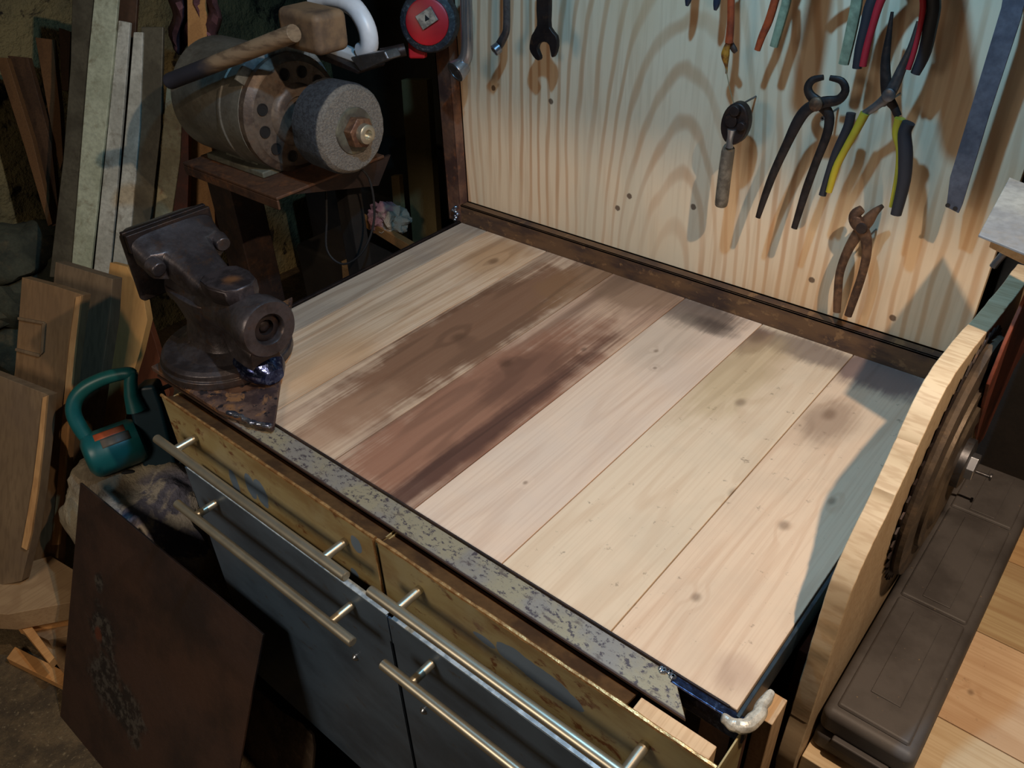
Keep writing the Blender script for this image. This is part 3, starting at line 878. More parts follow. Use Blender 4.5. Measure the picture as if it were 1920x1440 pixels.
# ---------------------------------------------------------------- motor on its shelf
MX, MY, MZ = -1.246, 0.870, 1.054
mot = thing('grinding_motor', 'grey electric motor with a round grey grinding wheel on its shaft', 'motor', (-1.38, MY, 0.955))
M['drum'] = patchy('dull_grey_motor_paint', [(116, 112, 102), (96, 92, 84), (84, 72, 60)], 10, 0.5, 0.3, 0.1)
o = V((0, MY, MZ))
b = B().lathe([(-1.545, 0.030), (-1.54, 0.060), (-1.52, 0.085), (-1.49, 0.098)], o, (1, 0, 0), 56)
b.obj('end_bell', M['rust_dark'], mot)
b = B().lathe([(-1.49, 0.100), (-1.486, 0.105), (-1.335, 0.105), (-1.333, 0.1075), (-1.328, 0.1075), (-1.326, 0.105), (-1.276, 0.104), (-1.274, 0.098)], o, (1, 0, 0), 64)
b.obj('housing', M['drum'], mot)
b = B().lathe([(-1.276, 0.103), (-1.262, 0.103), (-1.258, 0.098), (-1.256, 0.094), (-1.252, 0.090), (-1.250, 0.055), (-1.244, 0.052), (-1.240, 0.045), (-1.240, 0.034), (-1.246, 0.032), (-1.246, 0.012)], o, (1, 0, 0), 64)
b.obj('flange', patchy('brown_cast_flange', [(108, 94, 82), (82, 68, 60), (112, 86, 66)], 30, 0.5, 0.3, 0.2), mot)
for k in range(12):
    if k % 6 == 4:
        continue
    a = 2 * math.pi * (k + 0.3) / 12
    q = V((-1.2515, MY + 0.073 * math.cos(a), MZ + 0.073 * math.sin(a)))
    B().lathe([(0, 0.0105), (0.0025, 0.0105), (0.0025, 0.009), (0.0012, 0.0085)], q, (1, 0, 0), 16).obj('vent_hole', M['void'], mot)
b = B().lathe([(-1.25, 0.012), (-1.08, 0.012)], o, (1, 0, 0), 20)
b.obj('shaft', M['steel'], mot)
# wheel
g = G('abrasive', 0.9)
c = g.mix(g.ss(g.noise(260, 4, 0.7), 0.42, 0.6), (128, 120, 110), (104, 98, 92))
xs = g.t.nodes.new('ShaderNodeSeparateXYZ')
g.t.links.new(g.pos, xs.inputs[0])
c = g.mix(g.ss(xs.outputs[0], -1.103, -1.107), c, g.mix(g.ss(g.noise(160, 4, 0.7), 0.42, 0.6), (56, 60, 66), (36, 38, 44)))
g.color(c)
g.bump(g.noise(300, 4, 0.7), 1.0, 0.004)
rr = []
b = B()
prof = [(-1.172, 0.040), (-1.172, 0.070), (-1.166, 0.075), (-1.112, 0.076), (-1.104, 0.073), (-1.098, 0.067), (-1.096, 0.040)]
rings = []
for h, r in prof:
    rings.append([(h + mn.noise(V((h * 60, 4 * math.cos(j * 0.13), 4 * math.sin(j * 0.13)))) * 0.002, MY + r * (1 + 0.018 * mn.noise(V((h * 40, 6 * math.cos(2 * math.pi * j / 48), 6 * math.sin(2 * math.pi * j / 48))))) * math.cos(2 * math.pi * j / 48), MZ + r * (1 + 0.018 * mn.noise(V((h * 40, 6 * math.cos(2 * math.pi * j / 48), 6 * math.sin(2 * math.pi * j / 48))))) * math.sin(2 * math.pi * j / 48)) for j in range(48)])
b.loft(rings)
b.obj('grinding_wheel', g.mat, mot, label='coarse grey abrasive wheel')
b = B().lathe([(-1.0975, 0.040), (-1.093, 0.038), (-1.092, 0.030)], o, (1, 0, 0), 32)
b.obj('washer', patchy('grey_green_washer', [(110, 108, 94), (86, 80, 72)], 40, 0.5, 0.4), mot)
b = B().lathe([(-1.092, 0.027), (-1.075, 0.027), (-1.072, 0.022)], o, (1, 0, 0), 6)
b.obj('nut', patchy('rusty_nut', [(130, 94, 70), (96, 66, 52)], 60, 0.45, 0.5), mot, 0.001, label='large rusty nut')
b = B().lathe([(-1.076, 0.017), (-1.062, 0.016), (-1.060, 0.013), (-1.060, 0.008), (-1.068, 0.007)], o, (1, 0, 0), 24)
b.obj('shaft_end', M['nickel'], mot)
# feet, junction straps
b = B().box((-1.36, MY - 0.06, 0.962), (0.18, 0.045, 0.012)).box((-1.36, MY + 0.06, 0.962), (0.18, 0.045, 0.012))
b.box((-1.36, MY - 0.055, 0.972), (0.10, 0.02, 0.024)).box((-1.36, MY + 0.055, 0.972), (0.10, 0.02, 0.024))
b.obj('foot', patchy('grey_cast_foot', [(104, 104, 92), (76, 72, 64)], 20, 0.6, 0.2), mot, 0.003)
b = B()
for x in (-1.275,):
    pts = [(x, MY + 0.112 * math.cos(a), MZ + 0.112 * math.sin(a)) for a in [math.radians(q) for q in range(60, 141, 8)]]
    b.tube(pts, 0.010, 10, (1, 0, 0), 0.003, 6)
pts = [(-1.30 + 0.0 * k, MY + 0.110 * math.cos(math.radians(q)), MZ + 0.110 * math.sin(math.radians(q))) for k, q in enumerate(range(20, 75, 8))]
b.tube(pts, 0.014, 10, (1, 0, 0), 0.003, 6)
b.obj('strap', patchy('pale_grey_strap', [(140, 146, 146), (110, 112, 112)], 30, 0.5, 0.3), mot)
b = B()
cb = [(-1.20, 0.90, 0.965), (-1.165, 0.90, 0.975), (-1.150, 0.93, 0.94), (-1.150, 0.93, 0.86), (-1.160, 0.90, 0.80), (-1.19, 0.87, 0.775), (-1.22, 0.86, 0.80), (-1.23, 0.88, 0.86), (-1.235, 0.90, 0.95)]
b.tube(smooth(cb, 6), 0.0022, 8)
b.obj('cable', M['black_rubber'], mot)

# shelf
shelf = thing('motor_shelf', 'rusty steel shelf carrying the electric motor', 'shelf', (-1.34, 0.9, 0.0))
b = B().mm(-1.475, -1.180, 0.748, 1.00, 0.950, 0.956)
b.mm(-1.475, -1.180, 0.748, 0.753, 0.932, 0.950)
b.obj('shelf_plate', M['rust'], shelf, 0.002)
M['darkwood'] = wood('dark_old_wood', (92, 66, 46), (50, 36, 28), (20, 20, 1.5), 16)
B().mm(-1.50, -1.42, 0.80, 0.87, 0, 0.949).obj('post', M['rust_dark'], shelf, 0.003)
B().mm(-1.26, -1.22, 0.93, 0.965, 0, 0.949).obj('post', M['void'], shelf, 0.003)
b = B()
b.prism([(-1.185, 0.78, 0.949), (-1.185, 1.02, 0.949), (-1.185, 0.98, 0.90)], (-0.006, 0, 0))
b.obj('gusset', M['rust_dark'], shelf)

# mallet on the motor
tm = thing('wooden_mallet', 'wooden mallet with a dark-ended handle lying on the motor', 'mallet', (-1.35, 0.83, 1.16))
pa, pb = at((325, 150), 'y', 0.72), at((552, 62), 'y', 0.80)
pc = pa.lerp(pb, 0.5)
pts = [pa + (pa - pb) * 0.03, pa, pa.lerp(pb, .12), pa.lerp(pb, .35), pa.lerp(pb, .7), pb]
g = G('worn_handle_wood', 0.55, 0, 0.3)
c = g.mix(g.ss(g.noise((20, 20, 90), 4, 0.6), 0.4, 0.64), (134, 112, 88), (94, 76, 60))
c = g.mix(g.ss(g.dist(pa, 0.11, 0.5, 20), 0.7, 1.15, 1.0, 0), c, (44, 44, 52))
g.color(c)
B().tube(smooth([tuple(p) for p in pts], 3), [0.016] + [0.016 + 0.001 * math.sin(k) for k in range(1, 16)], 16, (0, 0, 1), 0.0135).obj('handle', g.mat, tm, 0.002, label='worn wooden handle, blackened at its end')
g = G('mallet_head_wood', 0.65, 0, 0.3)
c = g.mix(g.ss(g.noise((14, 14, 14), 5, 0.6), 0.4, 0.62), (116, 92, 68), (80, 64, 52))
g.color(c)
hc = at((578, 55), 'y', 0.84)
ux = (at((630, 75), 'y', 0.84) - at((525, 48), 'y', 0.84)).normalized()
RM = Matrix((ux, V((ux.y * -1, ux.x, 0)).normalized(), ux.cross(V((-ux.y, ux.x, 0)).normalized()))).transposed()
B().box(hc + V((0, 0.01, 0)), (0.098, 0.065, 0.062), RM).obj('head', g.mat, tm, 0.012, 3)

# white bowed handle with its clamp, behind the mallet
tw = thing('white_bow_handle', 'white bowed plastic handle with a grey metal clamp behind the mallet', 'handle', (-1.2, 0.95, 1.17))
pts = [(590, 2, 12), (625, -2, 13), (662, 12, 14), (686, 48, 14), (692, 84, 12), (680, 96, 10)]
P = [at((u, v), 'y', 0.93) for u, v, q in pts]
B().tube(smooth([tuple(p) for p in P], 5), 0.0155, 14, None, None).obj('grip', plain('white_plastic', (196, 200, 206), 0.4), tw)
q1 = at((622, 88), 'y', 0.93)
q2 = at((690, 112), 'y', 0.93)
B().tube([q1, q2], 0.014, 12, (0, 0, 1), 0.008, 5).obj('base', plain('white_base_plastic', (190, 194, 198), 0.4), tw, 0.002)
b = B()
b.prism([at(p, 'y', 0.90) for p in ((655, 108), (720, 95), (728, 112), (675, 134))], (0, 0.03, 0))
b.obj('clamp', M['steel'], tw, 0.003)
B().tube([at((715, 103), 'y', 0.92), at((760, 93), 'y', 0.95)], 0.010, 12).obj('clamp_bolt', M['steel_dark'], tw)
b = B().prism([at(p, 'y', 0.90) for p in ((590, 98), (640, 118), (673, 134), (670, 139), (600, 112))], (0, 0.06, 0))
b.obj('blade_plate', M['steel_dark'], tw, 0.001)

# ---------------------------------------------------------------- saw jig at the right
g_edge = wood('raw_pine', (214, 190, 154), (164, 128, 92), (2, 10, 3), 13, (40, 260, 120), 0.35, 0.4, mott=0.4, mcol=(184, 152, 114))
jig = thing('plywood_saw_guard', 'upright rounded plywood sheet with a round saw assembly, at the bench right side', 'saw guard', (-0.11, 0.86, 0.42))
XJ = -0.120
op = [(1480, 1500), (1452, 1440), (1480, 1340), (1510, 1240), (1535, 1155), (1560, 1080), (1590, 1010), (1620, 950), (1650, 885), (1680, 820), (1710, 755), (1740, 700), (1785, 640), (1830, 590), (1870, 543), (1908, 494)]
outl = []
for u, v in smooth(op, 5):
    p = at((u, v), 'x', XJ)
    outl.append((p.y, p.z))
outl = outl[4:]
yb = outl[-1][0]
outl = [(0.565, 0.40)] + outl + [(1.105, 0.94), (1.105, 0.80), (1.105, 0.40)]
rag = []
for i, (y, z) in enumerate(outl):
    k = 0.0015 if 0 < i < len(outl) - 3 else 0
    rag.append((y + random.uniform(-k, k), z + random.uniform(-k, k)))
b = B()
b.prism([(XJ, y, z) for y, z in rag], (0.021, 0, 0))
b.obj('sheet', g_edge, jig, 0.0012)
SY, SZ = 0.858, 0.868
b = B()
R0 = 0.158
pts = []
for k in range(48):
    a0 = 2 * math.pi * k / 48
    a1 = 2 * math.pi * (k + 0.75) / 48
    pts.append((XJ + 0.0225, SY + R0 * math.cos(a0), SZ + R0 * math.sin(a0)))
    pts.append((XJ + 0.0225, SY + (R0 - 0.008) * math.cos(a1), SZ + (R0 - 0.008) * math.sin(a1)))
b.prism(pts, (0.002, 0, 0))
b.obj('saw_blade', M['steel_dark'], jig, label='toothed circular blade')
M['dusty'] = patchy('dusty_brown_disc', [(92, 78, 64), (66, 56, 48), (116, 96, 74)], 22, 0.7, 0.1, 0.4)
so = V((XJ + 0.0245, SY, SZ))
B().lathe([(0, 0.146), (0.004, 0.148), (0.009, 0.146), (0.010, 0.130)], so, (1, 0, 0), 64).obj('backing_disc', M['dusty'], jig)
B().lathe([(0.010, 0.108), (0.014, 0.108), (0.015, 0.102), (0.013, 0.094), (0.0135, 0.080), (0.017, 0.076), (0.018, 0.050), (0.016, 0.044)], so, (1, 0, 0), 64).obj('flange', patchy('grooved_flange', [(112, 98, 82), (78, 68, 60)], 20, 0.5, 0.5, 0.3), jig)
B().lathe([(0.016, 0.030), (0.024, 0.030), (0.026, 0.024)], so, (1, 0, 0), 24).obj('flange_washer', M['steel'], jig)
B().lathe([(0.024, 0.016), (0.034, 0.016)], so, (1, 0, 0), 6).obj('nut', M['chrome'], jig, 0.001)
b = B()
b.lathe([(-0.03, 0.0022), (0.0, 0.0022), (0.001, 0.005), (0.003, 0.005)], (XJ + 0.066, 0.99, 0.765), (1, 0, 0), 12)
b.obj('nail', M['steel'], jig)
gp = [(1925, 540), (1880, 640), (1848, 720), (1828, 800), (1822, 838), (1838, 820), (1868, 752), (1895, 690), (1925, 640)]
b = B().prism([at(p, 'x', -0.080) for p in gp], (0.004, 0, 0))
b.obj('guard_plate', patchy('red_brown_plate', [(140, 74, 54), (108, 56, 44)], 20, 0.45, 0.3, 0.1), jig, 0.001, label='narrow red-brown tapered plate')

# ---------------------------------------------------------------- lower bench at the right, tool case
side = thing('side_bench', 'lower plank bench to the right of the plywood sheet', 'bench', (0.2, 0.85, 0))
pm = [wood('side_plank_pale', (214, 192, 156), (176, 142, 100), (1.4, 14, 14), 16, (4, 260, 260)), wood('side_plank_orange', (216, 186, 150), (180, 138, 100), (1.4, 14, 14), 18, (4, 260, 260), knots=[(at((1820, 1298), 'z', 0.62), 0.005)], specks=0.3),
      wood('side_plank_tan', (190, 168, 128), (150, 112, 74), (1.4, 14, 14), 18, (4, 260, 260), off=(3, 0, 0)), wood('side_plank_back', (200, 166, 120), (158, 118, 76), (1.4, 14, 14), 18, (4, 260, 260), off=(5, 1, 0))]
ys = [0.574, 0.718, 0.871, 1.02, 1.17]
for k in range(4):
    B().mm(-0.097, 0.45, ys[k] + 0.0006, ys[k + 1] - 0.0006, 0.592, 0.62).obj('plank', pm[k], side, 0.0012)
B().mm(-0.09, 0.44, 0.60, 0.64, 0.50, 0.5915).obj('apron', M['darkwood'], side, 0.002)
for x in (-0.07, 0.40):
    for y in (0.62, 1.10):
        B().mm(x - 0.02, x + 0.02, y - 0.02, y + 0.02, 0, 0.5915 if y > 1 else 0.4995).obj('leg', M['darkwood'], side, 0.002)

case = thing('tool_case', 'long dark grey plastic tool case lying on the lower bench', 'case', (-0.045, 0.83, 0.62))
g = G('grey_case_plastic', 0.55, 0, 0.4)
c = g.mix(g.ss(g.noise(12, 5, 0.6), 0.38, 0.66), (84, 80, 78), (66, 62, 60))
c = g.mix(g.ss(g.noise(240, 3, 0.6), 0.70, 0.74), c, (130, 110, 84))
g.color(c)
g.bump(g.noise(500, 2), 0.15, 0.0006)
M['case'] = g.mat
CX0, CX1, CY0, CY1 = -0.096, 0.004, 0.592, 1.12
B().mm(CX0, CX1, CY0, CY1, 0.621, 0.652).obj('case_base', M['case'], case, 0.009, 4)
B().mm(CX0 + 0.001, CX1 - 0.001, CY0 + 0.001, CY1 - 0.001, 0.654, 0.690).obj('case_lid', M['case'], case, 0.010, 4)
for a, b_ in ((CY0 + 0.014, 0.795), (0.80, 0.99), (0.995, CY1 - 0.012)):
    B().mm(CX0 + 0.012, CX1 - 0.012, a, b_, 0.688, 0.6945).obj('lid_panel', M['case'], case, 0.005, 3)
for a, b_ in ((CY0 + 0.05, 0.78), (0.81, 0.98), (1.0, CY1 - 0.02)):
    B().mm(CX0 + 0.034, CX1 - 0.034, a, b_, 0.694, 0.696).obj('lid_rib', M['case'], case, 0.0018, 2)
b = B()
for x in (CX0 + 0.034, CX1 - 0.034):
    pass
b.mm(CX0 + 0.02, CX1 - 0.02, CY0 - 0.006, CY0 + 0.002, 0.646, 0.660)
b.obj('latch', M['case'], case, 0.002)

# dark cabinet and the grey sheet behind
cab = thing('dark_cabinet', 'dark blue-grey cabinet behind the plywood sheet at the right edge', 'cabinet', (0.1, 1.35, 0))
B().mm(-0.144, 0.35, 1.18, 1.6, 0.0, 1.00).obj('cabinet_body', patchy('dark_blue_paint', [(42, 50, 58), (30, 34, 40)], 6, 0.6, 0.1, 0.1), cab, 0.003)
B().mm(-0.10, 0.35, 1.172, 1.1795, 0.64, 0.97).obj('door', M['void'], cab, 0.002)
rack = thing('small_shelf', 'small pale wooden shelf at the right edge under a grey sheet', 'shelf', (0.15, 0.95, 0.62))
ZS = 1.139
gs = [at(p, 'z', ZS) for p in ((1835, 440), (1893, 332), (2060, 400), (2120, 555))]
B().prism([at(p, 'z', ZS - 0.004) for p in ((1862, 440), (1905, 365), (2050, 420), (2100, 545), (1925, 470))], (0, 0, -0.014)).obj('shelf_board', M['pale_pine'], rack, 0.001)
for x, y in ((0.09, 0.88), (0.09, 1.0)):
    B().mm(x - 0.01, x + 0.01, y - 0.01, y + 0.01, 0.6205, ZS - 0.018).obj('post', M['darkwood'], rack, 0.001)
tag(B().prism(gs, (0, 0, -0.0025)).obj('sheet_metal', patchy('pale_grey_sheet', [(176, 178, 172), (142, 144, 146), (150, 140, 124)], 8, 0.55, 0.2, 0.05), None, 0.0006), 'pale grey sheet lying on the small shelf at the right edge', 'sheet')
hk = [at(p, 'y', 0.93) for p in ((1893, 470), (1880, 478), (1868, 492), (1862, 500))]
B().tube(hk, 0.004, 8).obj('hook', M['chrome'], rack, label='small shiny hook under the shelf')

# ---------------------------------------------------------------- left side: leaning timber and trims
UL = V((0, 0.41, 0.91)).normalized()


def lean(name, px, P0, w_, th, mat, label=None, cat=None, group=None, bevel=0.001, parent=None):
    n = V(w_).cross(UL).normalized()
    if n.dot(CAM - V(P0)) < 0:
        n = -n
    pts = [on(p, P0, n) for p in px]
    for q in pts:
        if q.z < 0.002:
            q.z = 0.002
    o = B().prism(pts, -n * th).obj(name, mat, parent, bevel)
    if label and parent is None:
        tag(o, label, cat, group)
    return o


WB = V((0.906, 0.42, 0))
W0 = V((0.80, 0.60, 0))
P2 = V((-1.60, 0.53, 0.70))
back = lambda P, d: V(P) + V((-0.35, 0.93, 0)) * d
M['oldboard'] = wood('old_varnished_board', (146, 114, 80), (98, 74, 50), (12, 4, 2), 10, (160, 60, 8), 0.35, 0.35, mott=0.5, mcol=(120, 96, 72))
M['oldboard2'] = wood('old_planed_board', (206, 160, 108), (150, 108, 68), (12, 4, 2), 10, (160, 60, 8), 0.35, 0.35, off=(3, 0, 0), mott=0.4, mcol=(140, 86, 44))
M['oldboard3'] = wood('old_dusty_board', (134, 112, 86), (92, 74, 56), (12, 4, 2), 10, (160, 60, 8), 0.35, 0.35, off=(6, 0, 0), mott=0.5, mcol=(110, 92, 78))
M['warmboard'] = wood('warm_pine_board', (214, 164, 100), (172, 116, 62), (12, 4, 2), 9, (160, 60, 8), 0.3, 0.2, off=(8, 0, 0), mott=0.35, mcol=(160, 124, 84))
BG = 'boards leaning beside the workbench'
b3 = lean('board', [(-40, 690), (0, 705), (92, 741), (84, 830), (74, 920), (62, 1000), (40, 1090), (-60, 1110)], P2 - V((-0.35, 0.93, 0)) * 0.10, WB, 0.022, M['oldboard3'], 'frontmost leaning board, cut off by the left edge of the photo', 'board', BG)
b2 = lean('board', [(41, 520), (98, 535), (156, 553), (146, 620), (132, 740), (122, 880), (112, 1000), (105, 1100), (-40, 1100), (20, 760), (28, 690)], P2, WB, 0.022, M['oldboard'], 'wide leaning board with a shallow square recess cut in it', 'board', BG)
lean('board', [(104, 491), (211, 523), (206, 600), (190, 705), (170, 850), (150, 1010), (60, 1000), (90, 640)], back(P2, 0.10), WB, 0.030, M['oldboard3'], 'short-topped dusty board standing between two leaning boards', 'board', BG)
lean('board', [(206, 492), (238, 500), (255, 535), (270, 565), (276, 600), (262, 660), (246, 712), (220, 800), (190, 960), (140, 960), (175, 740)], back(P2, 0.18), WB, 0.020, M['warmboard'], 'warm yellow pine board with a knot, leaning behind the teal tool', 'board', BG)
lean('board', [(272, 585), (290, 640), (318, 735), (280, 900), (215, 900), (248, 712)], back(P2, 0.25), WB, 0.018, wood('red_brown_board', (112, 62, 38), (76, 42, 28), (12, 4, 2), 9, (160, 60, 8)), 'dark red-brown board behind the teal tool', 'board', BG)
# moulded edges of the two wide boards and the recess
nB = WB.cross(UL).normalized()
if nB.dot(CAM - P2) < 0:
    nB = -nB


def strip_on(px, P0, th, mat, parent, name):
    pts = [on(p, P0, nB) for p in px]
    return B().prism(pts, nB * th).obj(name, mat, parent, 0.001)


strip_on([(146, 556), (156, 554), (146, 640), (134, 760), (124, 900), (114, 1020), (100, 1020), (112, 900), (122, 760), (134, 640)], P2, 0.006, M['oldboard2'], b2, 'moulding')
strip_on([(84, 744), (92, 741), (84, 830), (74, 920), (62, 1000), (54, 1030), (44, 1024), (56, 960), (66, 900), (76, 820)], P2 - V((-0.35, 0.93, 0)) * 0.10, 0.006, M['oldboard2'], b3, 'moulding')
strip_on([(36, 594), (85, 603), (86, 608), (36, 599)], P2, 0.005, M['oldboard3'], b2, 'recess_edge')
strip_on([(82, 604), (88, 606), (84, 660), (78, 666)], P2, 0.005, M['oldboard3'], b2, 'recess_edge')
strip_on([(32, 652), (78, 664), (76, 669), (31, 657)], P2, 0.005, M['oldboard3'], b2, 'recess_edge')

PS = V((-1.90, 0.72, 0.62))
SG = 'trim strips standing against the left corner'
n_s = W0.cross(UL).normalized()
M['trim_green'] = patchy('pale_green_paint', [(200, 204, 176), (180, 184, 156), (130, 116, 86)], 10, 0.5, 0, 0.1)
M['trim_white'] = patchy('dirty_white_paint', [(208, 206, 192), (184, 182, 168), (120, 106, 86)], 10, 0.5, 0, 0.1)
M['trim_grey'] = patchy('dusty_grey_profile', [(100, 94, 78), (80, 74, 60), (58, 50, 40)], 8, 0.45, 0.2, 0.1)
M['trim_brown'] = patchy('brown_stained_trim', [(82, 56, 38), (56, 40, 30)], 9, 0.6, 0, 0.1)
M['trim_rusty'] = patchy('rust_spotted_white', [(168, 162, 132), (146, 136, 104), (120, 68, 32)], 18, 0.5, 0.1, 0.2)
M['trim_red'] = patchy('red_rust_edge', [(112, 46, 24), (78, 34, 22)], 12, 0.6, 0.1, 0.2)
strips = [
    ([(136, -60), (190, -60), (172, 120), (160, 260), (140, 520), (92, 520), (118, 300), (132, 120)], 0.00, 'trim_grey', 'outermost grey-green grooved trim strip on the left'),
    ([(182, -60), (226, -60), (212, 110), (196, 260), (168, 520), (132, 520), (150, 300), (165, 110)], 0.012, 'trim_green', 'pale green trim strip, widest and leftmost of the light ones'),
    ([(214, -60), (262, -60), (250, 120), (205, 520), (165, 520), (206, 120)], -0.03, 'trim_brown', 'dark brown board between pale green and white trim strips'),
    ([(222, 38), (244, 42), (232, 200), (205, 520), (174, 520), (192, 340), (210, 160)], 0.006, 'trim_white', 'dirty white trim strip right of the pale green one'),
    ([(250, 60), (268, 60), (262, 240), (246, 420), (236, 520), (208, 520), (228, 320), (242, 160)], 0.016, 'trim_white', 'narrow white trim strip with dark specks, next to grey profile'),
    ([(264, 50), (306, 50), (302, 240), (284, 400), (270, 470), (236, 470), (256, 300)], 0.010, 'trim_grey', 'dull grey metal profile right of the white strips'),
    ([(312, 160), (344, 160), (338, 300), (324, 395), (322, 460), (284, 460), (300, 300)], 0.03, 'trim_rusty', 'rust-spotted cream metal strip ending under the mallet handle'),
]
for px, dd, mt, lab in strips:
    o = lean('trim_strip', px, PS - V((-0.6, 0.8, 0)) * dd, W0, 0.010, M[mt], lab, 'trim strip', SG, 0.002)
    if mt == 'trim_rusty':
        lean('edge', [(342, 160), (353, 160), (354, 320), (350, 450), (318, 450), (336, 300)], PS - V((-0.6, 0.8, 0)) * (dd - 0.002), W0, 0.016, M['trim_red'], parent=o)
# raised ribs on the strips
for px, dd, mt in (([(158, -60), (163, -60), (148, 240), (118, 520), (112, 520), (140, 240)], 0.004, 'trim_brown'), ([(176, -60), (184, -60), (160, 240), (134, 520), (128, 520), (152, 240)], 0.016, 'trim_grey'), ([(288, 60), (292, 60), (288, 240), (266, 470), (262, 470), (282, 240)], 0.014, 'trim_green')):
    pass

# far-left sticks and laths
M['lath'] = wood('brown_lath', (122, 86, 54), (84, 58, 38), (12, 12, 2), 9)
LG = 'laths in the dark left corner'
PK = V((-2.25, 0.70, 0.70))
for px, dd, mt, lab in (([(-8, 108), (12, 108), (60, 260), (98, 420), (90, 424), (44, 270)], 0.0, 'lath', 'thin light brown lath, leftmost in the corner'),
                        ([(14, 104), (52, 108), (96, 270), (112, 420), (98, 425), (62, 270)], -0.04, 'darkwood', 'broad dark board just right of the leftmost lath'),
                        ([(66, 70), (98, 74), (112, 200), (118, 300), (112, 320), (92, 220)], -0.06, 'lath', 'brown square-ended stick in the upper left corner'),
                        ([(110, 52), (132, 60), (128, 170), (116, 170)], -0.08, 'darkwood', 'short dark stick behind the trim strips')):
    lean('lath', px, PK - V((-0.6, 0.8, 0)) * dd, W0, 0.018, M[mt], lab, 'lath', LG)
# rubble stones low in the corner
sg = patchy('mossy_rubble', [(86, 88, 72), (58, 62, 52), (110, 98, 74)], 9, 0.9, 0, 0.6)
for k, (u, v, s_) in enumerate(((20, 470, 0.09), (70, 500, 0.07), (8, 570, 0.10), (20, 650, 0.09), (60, 450, 0.06))):
    p = at((u, v), 'x', -2.35)
    bm = bmesh.new()
    bmesh.ops.create_icosphere(bm, subdivisions=3, radius=s_)
    for vv in bm.verts:
        vv.co *= 1 + 0.5 * mn.noise(vv.co * 14 + V((k * 5, 0, 0)))
        vv.co.z *= 0.75
    bb = B()
    bb.bm.free()
    bb.bm = bm
    bmesh.ops.translate(bm, verts=bm.verts, vec=p)
    lab = ['grey rubble stone, highest at the left edge', 'stone beside the foot of the strips', 'mossy stone in the left wall, middle height', 'lowest rubble stone beside the leaning board', 'small stone near the lath end'][k]
    tag(bb.obj('stone', sg), lab, 'stone', 'rubble stones in the left wall')

# pine batten and pink cloth at the top, behind the mallet
gB = wood('orange_pine_batten', (186, 136, 82), (140, 96, 56), (14, 14, 2), 9)
lean('batten', [(350, -60), (386, -60), (388, 100), (396, 250), (404, 430), (356, 430), (354, 250)], V((-1.78, 0.95, 0.9)), W0, 0.03, gB, 'orange pine batten upright behind the motor', 'batten', 'battens behind the motor')
b = B()
rows = []
nx, nz = 14, 12
for iz in range(nz):
    row = []
    for ix in range(nx):
        u = 322 + 88 * ix / (nx - 1) + 5 * math.sin(iz * 1.3)
        v = -50 + (142 + 12 * math.sin(ix * 1.1)) * iz / (nz - 1)
        y = 1.06 + 0.02 * math.sin(ix * 1.3 + iz * 0.4)
        row.append(b.v(at((u, v), 'y', y)))
    rows.append(row)
for a, c_ in zip(rows, rows[1:]):
    for i in range(nx - 1):
        b.bm.faces.new((a[i], a[i + 1], c_[i + 1], c_[i]))
o = b.obj('cloth', patchy('dusty_pink_cloth', [(120, 80, 86), (92, 60, 66)], 16, 0.9, 0, 0.3))
m_ = o.modifiers.new('thick', 'SOLIDIFY')
m_.thickness = 0.003
tag(o, 'dusty pink cloth hanging behind the pine batten', 'cloth')

# ---------------------------------------------------------------- sack, teal tool, rusty sheet
bm = bmesh.new()
bmesh.ops.create_icosphere(bm, subdivisions=5, radius=1)
SKC = V((-1.37, 0.41, 0.235))
for vv in bm.verts:
    q = vv.co.copy()
    for a in range(3):
        q[a] = math.copysign(abs(q[a]) ** 0.62, q[a])
    nz_ = mn.fractal(q * 1.6 + V((3, 1, 2)), 1.0, 2.0, 4)
    q *= 1 + 0.14 * nz_
    q = V((q.x * 0.20, q.y * 0.115, q.z * 0.225))
    q.x += 0.02 * q.z
    vv.co = SKC + q
for vv in bm.verts:
    vv.co.z = max(vv.co.z, 0.003)
bb = B()
bb.bm.free()
bb.bm = bm
g = G('grey_sack_cloth', 0.85, 0, 0.2)
c = g.mix(g.ss(g.noise(9, 5, 0.6), 0.4, 0.62), (158, 146, 124), (112, 100, 84))
P = SKC + V((0.14, 0.0, 0.2))
c = g.mix(g.ss(g.dist(P, 0.14, 0.8, 12), 0.6, 1.1, 0.85, 0), c, g.mix(g.ss(g.noise(14, 4, 0.6, 0.5), 0.45, 0.55), (196, 188, 178), (110, 112, 136)))
g.color(c)
g.bump(g.noise(30, 6, 0.65), 0.8, 0.012)
tag(bb.obj('sack', g.mat), 'lumpy grey-white sack standing under the teal power tool', 'sack')

tt = thing('power_tool', 'teal electric hand tool with a bow handle, lying on the sack', 'power tool', (-1.38, 0.46, 0.46))
M['teal'] = plain('teal_plastic', (22, 92, 96), 0.38)
M['teal_dark'] = plain('dark_teal_plastic', (14, 44, 56), 0.45)


def tp_(u, v, dx=0.0):
    """on a tilted plane facing the camera through the tool"""
    n = V((0.75, -0.55, 0.30)).normalized()
    return on((u, v), V((-1.40, 0.45, 0.55)) + n * dx, n)


